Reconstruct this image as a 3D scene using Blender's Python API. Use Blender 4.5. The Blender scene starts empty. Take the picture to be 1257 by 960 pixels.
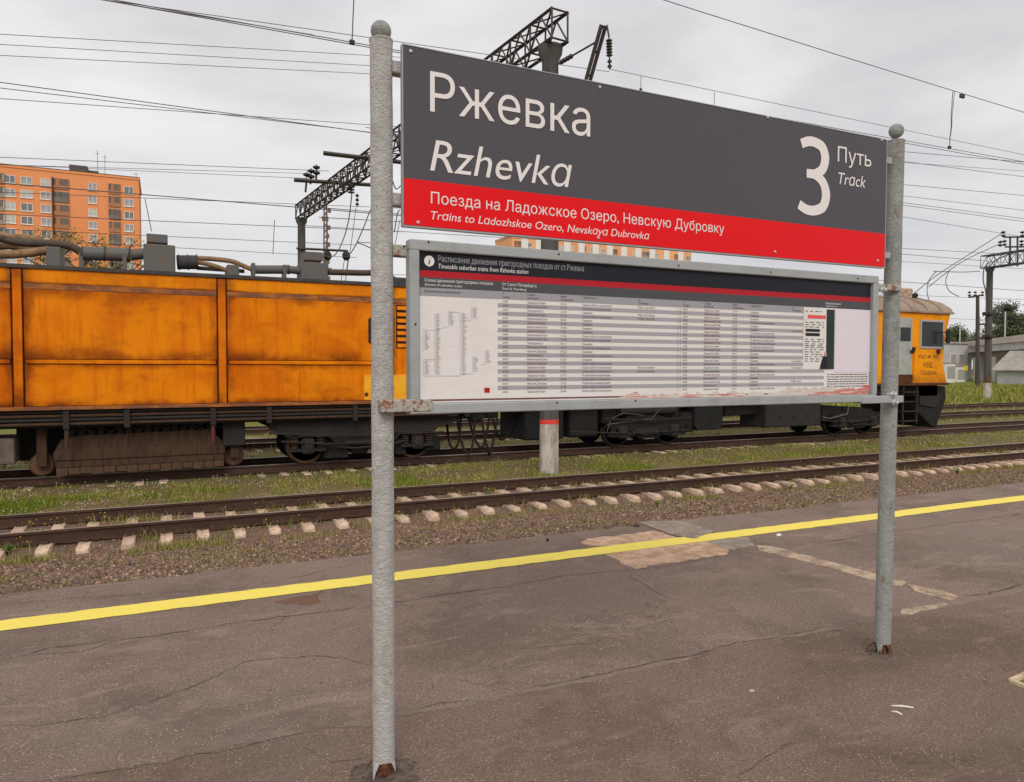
import bpy, math, random
import numpy as np
from mathutils import Vector, noise
R = math.radians
random.seed(7); rng = np.random.default_rng(7)
sc = bpy.context.scene
C = sc.collection

# ------------------------------------------------------------------ camera
W_PX, H_PX, F_PX = 1257.0, 960.0, 897.9
CAM_Z, YAW, PITCH, ROLL = 1.75, R(64.54), R(-1.836), R(0.086)
_f = Vector((math.cos(YAW)*math.cos(PITCH), math.sin(YAW)*math.cos(PITCH), math.sin(PITCH)))
_r0 = Vector((math.sin(YAW), -math.cos(YAW), 0)); _u0 = _r0.cross(_f)
_r = _r0*math.cos(ROLL) + _u0*math.sin(ROLL); _u = _u0*math.cos(ROLL) - _r0*math.sin(ROLL)
cam = bpy.data.cameras.new('camera'); cam.sensor_width = 36; cam.lens = F_PX/W_PX*36
cam.clip_start = 0.05; cam.clip_end = 6000
co = bpy.data.objects.new('camera', cam); C.objects.link(co)
from mathutils import Matrix
M3 = Matrix((_r, _u, -_f)).transposed()
co.matrix_world = Matrix.Translation((0, 0, CAM_Z)) @ M3.to_4x4()
sc.camera = co

def ray(x, y):
    return _r*((x-W_PX/2)/F_PX) - _u*((y-H_PX/2)/F_PX) + _f
def P(x, y, D):                       # photograph point on the upright plane y = D (parallel to the tracks)
    d = ray(x, y); t = D/d.y
    return Vector((d.x*t, D, CAM_Z + d.z*t))
def G(x, y, z=0.0):                   # photograph point on the level plane z
    d = ray(x, y); t = (z-CAM_Z)/d.z
    return Vector((d.x*t, d.y*t, z))

# ------------------------------------------------------------------ world, sun, exposure
SUN_EL, SUN_AZ = R(40), R(248)        # azimuth of the direction towards the sun, from +x counter-clockwise
world = bpy.data.worlds.new('World'); sc.world = world; world.use_nodes = True
nt = world.node_tree; N = nt.nodes; Lk = nt.links
bg = N['Background']
sky = N.new('ShaderNodeTexSky'); sky.sky_type = 'NISHITA'; sky.sun_disc = False
sky.sun_elevation = SUN_EL; sky.sun_rotation = R(90) - SUN_AZ
tc = N.new('ShaderNodeTexCoord')
mp = N.new('ShaderNodeMapping'); mp.inputs['Scale'].default_value = (1.0, 1.0, 2.6)
n1 = N.new('ShaderNodeTexNoise'); n1.inputs['Scale'].default_value = 2.1; n1.inputs['Detail'].default_value = 7; n1.inputs['Roughness'].default_value = .52
n1.inputs['Distortion'].default_value = .35
cr = N.new('ShaderNodeValToRGB')
cr.color_ramp.elements[0].position = .36; cr.color_ramp.elements[0].color = (5.7, 5.64, 5.8, 1)
cr.color_ramp.elements[1].position = .62; cr.color_ramp.elements[1].color = (8.1, 7.98, 7.95, 1)
mx = N.new('ShaderNodeMix'); mx.data_type = 'RGBA'; mx.inputs[0].default_value = .94
Lk.new(tc.outputs['Generated'], mp.inputs[0]); Lk.new(mp.outputs[0], n1.inputs['Vector'])
Lk.new(n1.outputs['Fac'], cr.inputs[0]); Lk.new(sky.outputs[0], mx.inputs[6]); Lk.new(cr.outputs[0], mx.inputs[7])
Lk.new(mx.outputs[2], bg.inputs[0]); bg.inputs[1].default_value = .1
sun = bpy.data.lights.new('sun', 'SUN'); sun.energy = 1.5; sun.angle = R(28); sun.color = (1, .94, .86)
so = bpy.data.objects.new('sun', sun); C.objects.link(so)
_sd = Vector((math.cos(SUN_AZ)*math.cos(SUN_EL), math.sin(SUN_AZ)*math.cos(SUN_EL), math.sin(SUN_EL)))
so.rotation_euler = _sd.to_track_quat('Z', 'Y').to_euler()
vs = sc.view_settings; vs.view_transform = 'Standard'; vs.look = 'None'; vs.exposure = 0.16; vs.gamma = 1.0; vs.use_curve_mapping = False

# ------------------------------------------------------------------ materials
def srgb(r, g, b):
    f = lambda c: (c/255/12.92) if c/255 <= .04045 else ((c/255+.055)/1.055)**2.4
    return (f(r), f(g), f(b), 1)
class Mat:
    """small node helper: colour = layered noise mixes, plus bump"""
    def __init__(s, name, col, rough=.7, metal=0.0, spec=.4):
        s.m = bpy.data.materials.new(name); s.m.use_nodes = True
        s.t = s.m.node_tree; s.b = s.t.nodes['Principled BSDF']
        s.b.inputs['Roughness'].default_value = rough; s.b.inputs['Metallic'].default_value = metal
        s.b.inputs['Specular IOR Level'].default_value = spec
        rgb = s.t.nodes.new('ShaderNodeRGB'); rgb.outputs[0].default_value = col
        s.out = rgb.outputs[0]; s.co = s.t.nodes.new('ShaderNodeTexCoord'); s.bumpn = None
        s.t.links.new(s.out, s.b.inputs['Base Color'])
    def vec(s, scale=(1, 1, 1), kind='Object'):
        m = s.t.nodes.new('ShaderNodeMapping'); m.inputs['Scale'].default_value = scale
        s.t.links.new(s.co.outputs[kind], m.inputs[0]); return m.outputs[0]
    def noise(s, scale=5, detail=5, rough=.6, stretch=(1, 1, 1), dist=0, kind='Object'):
        n = s.t.nodes.new('ShaderNodeTexNoise'); n.inputs['Scale'].default_value = scale
        n.inputs['Detail'].default_value = detail; n.inputs['Roughness'].default_value = rough; n.inputs['Distortion'].default_value = dist
        s.t.links.new(s.vec(stretch, kind), n.inputs['Vector']); return n.outputs['Fac']
    def voro(s, scale=5, feature='F1', stretch=(1, 1, 1), warp=0.0, out='Distance', rnd=1.0):
        n = s.t.nodes.new('ShaderNodeTexVoronoi'); n.feature = feature; n.inputs['Scale'].default_value = scale
        n.inputs['Randomness'].default_value = rnd
        v = s.vec(stretch)
        if warp:
            nn = s.t.nodes.new('ShaderNodeTexNoise'); nn.inputs['Scale'].default_value = 3; nn.inputs['Detail'].default_value = 5
            s.t.links.new(v, nn.inputs['Vector'])
            ad = s.t.nodes.new('ShaderNodeVectorMath'); ad.operation = 'MULTIPLY_ADD'
            ad.inputs[1].default_value = (warp,)*3
            s.t.links.new(nn.outputs['Color'], ad.inputs[0]); s.t.links.new(v, ad.inputs[2]); v = ad.outputs[0]
        s.t.links.new(v, n.inputs['Vector']); return n.outputs[out]
    def ramp(s, fac, a, b, va=0.0, vb=1.0):
        n = s.t.nodes.new('ShaderNodeMapRange'); n.inputs[1].default_value = a; n.inputs[2].default_value = b
        n.inputs[3].default_value = va; n.inputs[4].default_value = vb; n.interpolation_type = 'SMOOTHSTEP'
        s.t.links.new(fac, n.inputs[0]); return n.outputs[0]
    def math(s, op, a, b):
        n = s.t.nodes.new('ShaderNodeMath'); n.operation = op
        for i, v in enumerate((a, b)):
            if isinstance(v, (int, float)): n.inputs[i].default_value = v
            else: s.t.links.new(v, n.inputs[i])
        return n.outputs[0]
    def axis(s, i):
        n = s.t.nodes.new('ShaderNodeSeparateXYZ'); s.t.links.new(s.co.outputs['Object'], n.inputs[0]); return n.outputs[i]
    def mix(s, fac, col, blend='MIX'):
        n = s.t.nodes.new('ShaderNodeMix'); n.data_type = 'RGBA'; n.blend_type = blend
        if isinstance(fac, (int, float)): n.inputs[0].default_value = fac
        else: s.t.links.new(fac, n.inputs[0])
        s.t.links.new(s.out, n.inputs[6])
        if isinstance(col, tuple): n.inputs[7].default_value = col
        else: s.t.links.new(col, n.inputs[7])
        s.out = n.outputs[2]; s.t.links.new(s.out, s.b.inputs['Base Color']); return s
    def bump(s, fac, strength=.3, dist=.01):
        n = s.t.nodes.new('ShaderNodeBump'); n.inputs['Strength'].default_value = strength; n.inputs['Distance'].default_value = dist
        s.t.links.new(fac, n.inputs['Height'])
        if s.bumpn: s.t.links.new(s.bumpn, n.inputs['Normal'])
        s.bumpn = n.outputs[0]; s.t.links.new(s.bumpn, s.b.inputs['Normal']); return s
    def rough(s, fac):
        s.t.links.new(fac, s.b.inputs['Roughness']); return s
    def rnd(s):
        n = s.t.nodes.new('ShaderNodeObjectInfo'); return n.outputs['Random']
    def attr(s, name):
        n = s.t.nodes.new('ShaderNodeAttribute'); n.attribute_name = name; return n.outputs['Color']
MT = {}
def simple(key, col, rough=.7, dirt=None, amt=.5, scale=4, bump=.15, metal=0.0, stretch=(1, 1, 1), bscale=40, bdist=.004):
    m = Mat(key, col, rough, metal)
    if dirt:
        f = m.ramp(m.noise(scale, 6, .65, stretch), .38, .72, 0, amt)
        m.mix(f, dirt)
    if bump: m.bump(m.noise(bscale, 4, .6), bump, bdist)
    MT[key] = m.m; return m

# asphalt: the worn strip by the track and the older, browner surface in front of the seam
def asphalt(key, k):
    c = lambda r, g, b: srgb(r*k[0], g*k[1], b*k[2])
    m = Mat(key, c(146, 127, 117), .88, 0, .2)
    m.mix(m.ramp(m.noise(.5, 6, .6, (1, 1, 1), .4), .36, .7, 0, .8), c(124, 108, 100))
    m.mix(m.ramp(m.noise(1.7, 5, .6), .5, .78, 0, .5), c(150, 132, 118))
    m.mix(m.ramp(m.noise(.9, 6, .7, (.5, 2.2, 1)), .54, .75, 0, .55), c(108, 96, 91))
    m.mix(m.ramp(m.noise(6, 6, .75), .5, .8, 0, .35), c(112, 100, 92))
    g = m.noise(70, 4, .85); m.mix(m.ramp(g, .44, .62, 0, .85), c(94, 82, 76)); m.mix(m.ramp(m.noise(38, 4, .8), .5, .66, 0, .4), c(106, 93, 87))
    m.mix(m.ramp(m.noise(120, 3, .8), .54, .64, 0, .55), c(178, 162, 150)); m.mix(m.ramp(m.noise(.28, 5, .55, (1, 1.3, 1), .3), .5, .68, 0, .5), c(122, 116, 110)); m.mix(m.ramp(m.noise(.75, 6, .7, (1, 1, 1), .6), .46, .62, 0, .6), c(104, 90, 82)); m.mix(m.ramp(m.noise(1.9, 6, .75, (.6, 1.6, 1), .8), .52, .66, 0, .5), c(158, 140, 130)); m.mix(m.ramp(m.noise(2.6, 6, .7), .62, .72, 0, .4), c(118, 114, 98))
    sp = m.voro(62, 'F1'); m.mix(m.math('MULTIPLY', m.ramp(sp, .12, .26, 1, 0), m.ramp(m.noise(9, 3, .6), .42, .6, .25, 1)), c(206, 192, 178))
    ce = m.voro(.62, 'DISTANCE_TO_EDGE', (1, 1, 1), 1.15)
    cm = m.math('MULTIPLY', m.ramp(ce, .0015, .007, 1, 0), m.ramp(m.noise(1.1, 4, .6), .48, .64, 0, .55))
    m.mix(cm, c(72, 62, 58))
    c2 = m.voro(2.3, 'DISTANCE_TO_EDGE', (1, 1, 1), 1.0)
    m2 = m.math('MULTIPLY', m.ramp(c2, .003, .014, 1, 0), m.ramp(m.noise(.8, 4, .6), .57, .7, 0, .3))
    m.mix(m2, c(84, 74, 70))
    m.bump(m.noise(90, 4, .8), .8, .008); m.bump(m.math('SUBTRACT', 1.0, cm), .4, .006); m.bump(m.noise(1.3, 5, .55), .35, .05)
    MT[key] = m.m
asphalt('asphalt', (1.01, .985, .965)); asphalt('asphalt_old', (.945, .90, .865))
# painted line
m = Mat('yellow_paint', srgb(244, 222, 104), .8, 0, .2)
m.mix(m.ramp(m.noise(5, 6, .7, (.6, 1, 1)), .55, .8, 0, .5), srgb(214, 184, 84))
m.mix(m.ramp(m.noise(120, 3, .8), .57, .7, 0, .55), srgb(158, 138, 92)); m.mix(m.ramp(m.noise(15, 6, .8), .62, .68, 0, .7), srgb(150, 130, 96)); m.mix(m.ramp(m.noise(2.2, 5, .7), .5, .72, 0, .4), srgb(226, 204, 112)); m.bump(m.noise(120, 4, .7), .5, .004)
MT['yellow'] = m.m
for key, a, b in (('patch_pink', srgb(212, 178, 152), srgb(176, 136, 108)), ('patch_grey', srgb(160, 146, 132), srgb(128, 116, 104)), ('patch_white', srgb(196, 172, 148), srgb(140, 118, 100))):
    m = Mat(key, a, .9); m.mix(m.ramp(m.noise(6, 6, .7), .38, .62), b)
    m.mix(m.ramp(m.noise(45, 4, .8), .5, .7, 0, .8), srgb(206, 180, 152)); m.mix(m.ramp(m.noise(16, 5, .7), .58, .72, 0, .85), srgb(104, 90, 80))
    m.bump(m.noise(40, 5, .8), .7, .012); MT[key] = m.m
m = Mat('crack_fill', srgb(78, 67, 61), .95); m.mix(m.ramp(m.noise(9, 4, .7), .42, .6, 0, .95), srgb(118, 103, 95)); MT['crack'] = m.m
m = Mat('dust', srgb(148, 122, 98), .95); m.mix(m.ramp(m.noise(9, 7, .85), .38, .56, 0, 1), srgb(126, 111, 103)); m.mix(m.ramp(m.noise(70, 4, .85), .45, .7, 0, .7), srgb(92, 80, 74)); m.bump(m.noise(90, 4, .8), .5, .005); MT['dust'] = m.m
m = Mat('puddle', srgb(96, 62, 40), .25); m.mix(m.ramp(m.noise(12, 4, .6), .4, .65, 0, .8), srgb(84, 62, 48)); MT['puddle'] = m.m
# ground: gravel by the platform, turf and dirt between the tracks, grass beyond
m = Mat('ground', srgb(122, 98, 84), .95, 0, .2)
st = m.voro(26, 'F1', out='Color'); m.mix(.32, st, 'SOFT_LIGHT')
m.mix(m.ramp(m.noise(1.3, 6, .7), .45, .7, 0, .7), srgb(96, 78, 66))
m.mix(m.ramp(m.noise(.9, 6, .75, (1, 1.6, 1)), .55, .72, 0, .55), srgb(98, 92, 50))
yy = m.math('ADD', m.axis(1), m.math('MULTIPLY', m.math('SUBTRACT', m.noise(.5, 5, .6), .5), 2.4))
gz = m.math('MULTIPLY', m.ramp(yy, 14.2, 15.4, 0, 1), m.ramp(m.noise(1.1, 6, .7), .3, .6, .35, .9))
m.mix(gz, srgb(106, 104, 52))
far = m.ramp(yy, 31, 36, 0, 1); m.mix(far, srgb(112, 114, 48))
m.mix(m.math('MULTIPLY', m.ramp(yy, 15, 16, 0, 1), m.ramp(m.noise(.35, 5, .6), .55, .7, 0, .7)), srgb(150, 136, 100))
m.bump(m.voro(26, 'F1'), .6, .03); MT['ground'] = m.m
m = Mat('stones', srgb(134, 115, 101), .9, 0, .2); m.mix(1.0, m.attr('Col'), 'MULTIPLY'); m.bump(m.noise(60, 3, .6), .3, .004); MT['stones'] = m.m
m = Mat('grass_blades', (1, 1, 1, 1), .75, 0, .15); m.mix(1.0, m.attr('Col'), 'MULTIPLY'); MT['blades'] = m.m
# steel, concrete, paint
m = Mat('rail_rust', srgb(74, 50, 38), .75); m.mix(m.ramp(m.noise(7, 6, .7, (.3, 1, 1)), .4, .65, 0, .8), srgb(52, 36, 30))
m.mix(m.ramp(m.noise(30, 4, .7), .55, .7, 0, .6), srgb(104, 74, 54)); m.bump(m.noise(60, 4, .7), .3, .004); MT['rail'] = m.m
m = Mat('rail_top', srgb(176, 170, 164), .42, .35); m.mix(m.ramp(m.noise(3, 5, .6, (.2, 3, 1)), .45, .7, 0, .6), srgb(96, 74, 58)); MT['rail_top'] = m.m
m = Mat('sleeper_concrete', srgb(220, 192, 168), .9); m.mix(m.ramp(m.noise(4, 6, .7), .42, .68, 0, .75), srgb(150, 120, 98))
m.mix(m.ramp(m.noise(24, 5, .7), .55, .7, 0, .7), srgb(118, 94, 76)); m.mix(m.math('MULTIPLY', m.rnd(), .45), srgb(150, 124, 104)); m.bump(m.noise(50, 4, .7), .4, .006); MT['sleeper'] = m.m
for key, c1, c2, c3, t in (('post', srgb(190, 188, 184), srgb(158, 154, 147), srgb(148, 120, 92), .62), ('post_worn', srgb(158, 160, 156), srgb(122, 124, 116), srgb(128, 96, 72), .57)):
    m = Mat(key+'_paint', c1, .5, 0, .4)
    m.mix(m.ramp(m.noise(9, 6, .7), .42, .7, 0, .65), c2)
    m.mix(m.ramp(m.noise(16, 6, .75, (1, 1, .5)), t, t+.08, 0, .65), c3); m.mix(m.ramp(m.noise(60, 4, .7), .64, .7, 0, .5), srgb(104, 92, 82))
    m.mix(m.ramp(m.noise(5, 6, .7, (1, 1, .35)), .58, .7, 0, .5), (c1[0]*1.12, c1[1]*1.12, c1[2]*1.12, 1))
    wr = m.noise(34, 5, .65, (1, 1, 1.5), 1.6); m.bump(wr, .9, .015); m.bump(m.noise(150, 3, .7), .35, .003); MT[key] = m.m
m = Mat('frame_paint', srgb(160, 164, 164), .5, 0, .5); m.mix(m.ramp(m.noise(7, 6, .7), .45, .72, 0, .6), srgb(138, 138, 134))
m.mix(m.ramp(m.noise(11, 6, .8), .67, .75, 0, .75), srgb(148, 108, 84)); m.bump(m.noise(50, 4, .7), .35, .004); MT['frame'] = m.m
m = Mat('rusty_bracket', srgb(170, 166, 158), .7); m.mix(m.ramp(m.noise(26, 6, .75), .5, .58), srgb(134, 84, 52)); m.mix(m.ramp(m.noise(40, 5, .7), .58, .66), srgb(70, 46, 36)); m.bump(m.noise(60, 4, .7), .7, .006); MT['rusty'] = m.m
m = Mat('torn_rust', srgb(104, 62, 40), .85); m.mix(m.ramp(m.noise(40, 5, .7), .45, .6), srgb(46, 30, 24)); m.bump(m.noise(80, 4, .7), .6, .005); MT['torn'] = m.m
m = Mat('earth', srgb(98, 84, 75), .97); m.mix(m.ramp(m.noise(15, 5, .7), .42, .6), srgb(124, 108, 98)); m.mix(m.ramp(m.noise(40, 5, .8), .5, .62, 0, .8), srgb(66, 56, 50)); m.mix(m.ramp(m.noise(9, 5, .7), .6, .68, 0, .7), srgb(96, 88, 56)); m.bump(m.noise(50, 5, .7), .9, .02); MT['earth'] = m.m
def film(key, col, rough=.42):
    m = Mat(key, col, rough, 0, .18); m.mix(m.ramp(m.noise(2.2, 5, .6), .4, .75, 0, .12), (col[0]*.72, col[1]*.75, col[2]*.76, 1))
    m.mix(m.ramp(m.noise(90, 3, .7), .72, .8, 0, .35), (min(1, col[0]+.18), min(1, col[1]+.17), min(1, col[2]+.16), 1)); MT[key] = m.m
film('sign_grey', srgb(84, 82, 87)); film('sign_red', srgb(230, 18, 26)); film('letter_white', srgb(232, 226, 222), .5)
film('print_dark', srgb(36, 37, 44)); film('print_red', srgb(178, 34, 44)); film('print_slate', srgb(80, 80, 84)); film('print_grey', srgb(158, 156, 160))
film('print_stripe', srgb(166, 164, 168)); film('print_ink', srgb(92, 88, 92), .6); film('print_black', srgb(38, 38, 44)); film('print_green', srgb(48, 58, 56)); film('print_pink', srgb(226, 92, 96))
film('print_maroon', srgb(120, 70, 74)); film('print_skin', srgb(196, 150, 128))
m = Mat('paper', srgb(226, 222, 218), .5, 0, .4); m.mix(m.ramp(m.noise(3, 6, .65), .45, .75, 0, .5), srgb(214, 204, 188)); m.bump(m.noise(7, 4, .6, (1, 1, 2)), .35, .01); MT['paper'] = m.m
m = Mat('paper_lilac', srgb(224, 214, 222), .5, 0, .4); m.bump(m.noise(6, 4, .6), .4, .01); MT['paper2'] = m.m
m = Mat('torn_print', srgb(206, 196, 186), .7); m.mix(m.ramp(m.noise(9, 6, .8, (.25, 1, 2.5)), .5, .56), srgb(196, 120, 112)); m.mix(m.ramp(m.noise(22, 6, .8, (.5, 1, 2)), .58, .66, 0, .6), srgb(130, 112, 100)); MT['torn_print'] = m.m
simple('rivet', srgb(206, 204, 200), .35, metal=.5, bump=0)
# train
def orange(key, col, d1, d2, amt=1.0):
    m = Mat(key, col, .62, 0, .12)
    m.mix(m.ramp(m.noise(.8, 6, .62, (1, 1, 1), .5), .40, .68, 0, .9*amt), d1)
    m.mix(m.ramp(m.noise(2.2, 7, .7, (2.4, 1, .2)), .48, .72, 0, .8*amt), d1)
    m.mix(m.ramp(m.noise(.6, 7, .7, (.7, 1, 1.3), .1), .50, .72, 0, .7*amt), d2)
    m.mix(m.ramp(m.noise(9, 6, .7, (3, 1, .16)), .54, .8, 0, .7*amt), d2)
    m.mix(m.ramp(m.noise(1.3, 7, .75, (.6, 1, 1.2)), .60, .78, 0, .55*amt), (d2[0]*.55, d2[1]*.5, d2[2]*.6, 1))
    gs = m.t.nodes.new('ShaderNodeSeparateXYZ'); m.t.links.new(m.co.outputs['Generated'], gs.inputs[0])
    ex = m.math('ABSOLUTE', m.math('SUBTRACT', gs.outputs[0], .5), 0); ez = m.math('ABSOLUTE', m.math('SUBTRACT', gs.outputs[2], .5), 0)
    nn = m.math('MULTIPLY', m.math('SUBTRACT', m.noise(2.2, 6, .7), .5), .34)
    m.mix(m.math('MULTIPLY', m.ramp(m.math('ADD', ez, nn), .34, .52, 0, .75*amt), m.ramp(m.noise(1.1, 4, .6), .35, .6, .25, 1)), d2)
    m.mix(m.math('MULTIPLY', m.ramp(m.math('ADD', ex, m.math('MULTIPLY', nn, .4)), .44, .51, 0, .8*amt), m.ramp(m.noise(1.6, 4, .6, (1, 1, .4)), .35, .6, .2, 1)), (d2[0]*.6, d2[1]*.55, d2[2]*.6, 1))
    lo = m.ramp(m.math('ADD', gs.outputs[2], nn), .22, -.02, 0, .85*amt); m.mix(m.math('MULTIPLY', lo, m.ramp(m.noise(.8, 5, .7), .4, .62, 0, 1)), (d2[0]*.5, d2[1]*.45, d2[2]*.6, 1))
    m.mix(m.ramp(m.noise(40, 4, .8), .62, .75, 0, .5), d2); m.bump(m.noise(1.6, 4, .5), .3, .02); m.bump(m.noise(60, 4, .7), .12, .003)
    MT[key] = m.m
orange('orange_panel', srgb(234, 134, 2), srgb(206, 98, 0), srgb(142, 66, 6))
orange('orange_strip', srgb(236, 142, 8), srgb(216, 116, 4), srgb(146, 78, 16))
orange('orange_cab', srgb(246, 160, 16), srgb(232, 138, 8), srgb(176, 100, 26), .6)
simple('yellow_patch', srgb(246, 178, 22), .5, srgb(214, 132, 24), .6, 4)
m = Mat('grime_band', srgb(120, 76, 54), .8); m.mix(m.ramp(m.noise(5, 6, .7, (.4, 1, 1.5)), .42, .64), srgb(176, 104, 40)); m.mix(m.ramp(m.noise(16, 5, .7), .6, .7), srgb(74, 46, 34)); MT['grime'] = m.m
simple('seam_dark', srgb(66, 38, 20), .85, srgb(120, 66, 26), .7, 6)
simple('roof_grey', srgb(92, 94, 94), .6, srgb(112, 92, 72), .8, 5, stretch=(1, 1, .5))
simple('roof_dark', srgb(56, 56, 58), .7, srgb(84, 72, 60), .8, 4)
simple('cab_roof', srgb(158, 138, 120), .75, srgb(122, 104, 90), .85, 1.6)
simple('hose', srgb(150, 118, 84), .75, srgb(96, 70, 50), .9, 6)
simple('hose_dark', srgb(84, 70, 58), .75, srgb(56, 46, 40), .9, 6)
simple('under_dark', srgb(40, 38, 37), .85, srgb(58, 48, 42), .7, 5)
simple('under_black', srgb(24, 23, 23), .85, srgb(40, 36, 33), .7, 6)
simple('under_brown', srgb(78, 55, 39), .9, srgb(44, 33, 27), .9, 7, stretch=(2, 1, .4))
simple('skirt_brown', srgb(96, 70, 52), .9, srgb(50, 38, 31), .9, 14, stretch=(5, 1, .2))
simple('wheel_rust', srgb(104, 72, 52), .6, srgb(64, 46, 38), .8, 10)
simple('red_paint', srgb(104, 44, 36), .7, srgb(74, 44, 36), .8, 12)
simple('grey_box', srgb(116, 104, 92), .8, srgb(88, 74, 62), .8, 5)
simple('door_grey', srgb(168, 172, 164), .55, srgb(132, 126, 112), .7, 4)
m = Mat('glass_dark', srgb(40, 44, 46), .3, 0, .35); MT['glass'] = m.m
simple('cab_letter', srgb(58, 40, 26), .7, bump=0)
# masts and background
m = Mat('mast_concrete', srgb(92, 88, 84), .9); m.mix(m.ramp(m.noise(2, 6, .7, (2, 2, .3)), .4, .7, 0, .9), srgb(66, 62, 60)); m.bump(m.noise(30, 4, .7), .4, .01); MT['mast'] = m.m
simple('whitewash', srgb(196, 188, 180), .9, srgb(140, 124, 110), .9, 4, stretch=(2, 2, .5))
simple('band_red', srgb(226, 62, 48), .7, srgb(190, 80, 60), .6, 8)
simple('truss_steel', srgb(70, 66, 64), .7, srgb(92, 76, 64), .7, 4)
simple('wire', srgb(92, 80, 90), .7, bump=0)
simple('insulator', srgb(46, 38, 38), .35, bump=0)
m = Mat('brick_orange', srgb(232, 150, 98), .9); m.mix(m.ramp(m.noise(.05, 5, .6), .4, .7, 0, .5), srgb(222, 136, 84)); m.mix(m.ramp(m.noise(1.2, 5, .7), .5, .75, 0, .4), srgb(240, 166, 116)); MT['brick'] = m.m
m = Mat('brick_pale', srgb(234, 172, 126), .9); m.mix(m.ramp(m.noise(.1, 5, .6), .4, .7, 0, .6), srgb(214, 140, 96)); MT['brick_pale'] = m.m
simple('window_white', srgb(230, 224, 220), .6, bump=0)
simple('window_pane', srgb(150, 152, 156), .2, srgb(176, 176, 172), .8, .35, bump=0)
simple('loggia_dark', srgb(108, 98, 92), .8, srgb(146, 134, 124), .6, .5, bump=0)
simple('pane_dark', srgb(120, 120, 124), .15, bump=0); simple('pane_curtain', srgb(196, 192, 184), .4, srgb(150, 150, 150), .7, .8, bump=0)
simple('loggia_pale', srgb(156, 140, 128), .8, bump=0); simple('loggia_warm', srgb(170, 118, 86), .8, bump=0)
simple('roof_felt', srgb(96, 84, 78), .9, bump=0)
simple('bark', srgb(84, 72, 60), .9, srgb(56, 48, 42), .8, 8)
for key, a in (('leaf_olive', srgb(136, 122, 68)), ('leaf_green', srgb(96, 106, 74)), ('leaf_dark', srgb(88, 98, 78))):
    m = Mat(key, a, .75, 0, .2); m.mix(m.ramp(m.noise(.6, 5, .7), .4, .65, 0, .8), (a[0]*1.5, a[1]*1.4, a[2]*1.1, 1)); MT[key] = m.m
simple('shed_wall', srgb(180, 182, 182), .8, srgb(150, 148, 144), .7, .8)
simple('shed_roof', srgb(170, 164, 156), .7, srgb(140, 130, 120), .8, .8)
simple('pale_wall', srgb(196, 194, 192), .8, srgb(160, 156, 150), .7, .2)
simple('bridge_rail', srgb(204, 192, 188), .8, srgb(176, 150, 142), .7, .1)
simple('wood_pole', srgb(84, 74, 68), .9, srgb(60, 52, 48), .8, 3)
simple('pale_wood', srgb(206, 186, 150), .8, srgb(150, 128, 100), .7, 12)
simple('flower_white', srgb(226, 222, 210), .8, bump=0); simple('flower_yellow', srgb(222, 190, 60), .8, bump=0)
simple('stem_green', srgb(92, 112, 44), .8, srgb(120, 120, 60), .7, 9, bump=0)

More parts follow.
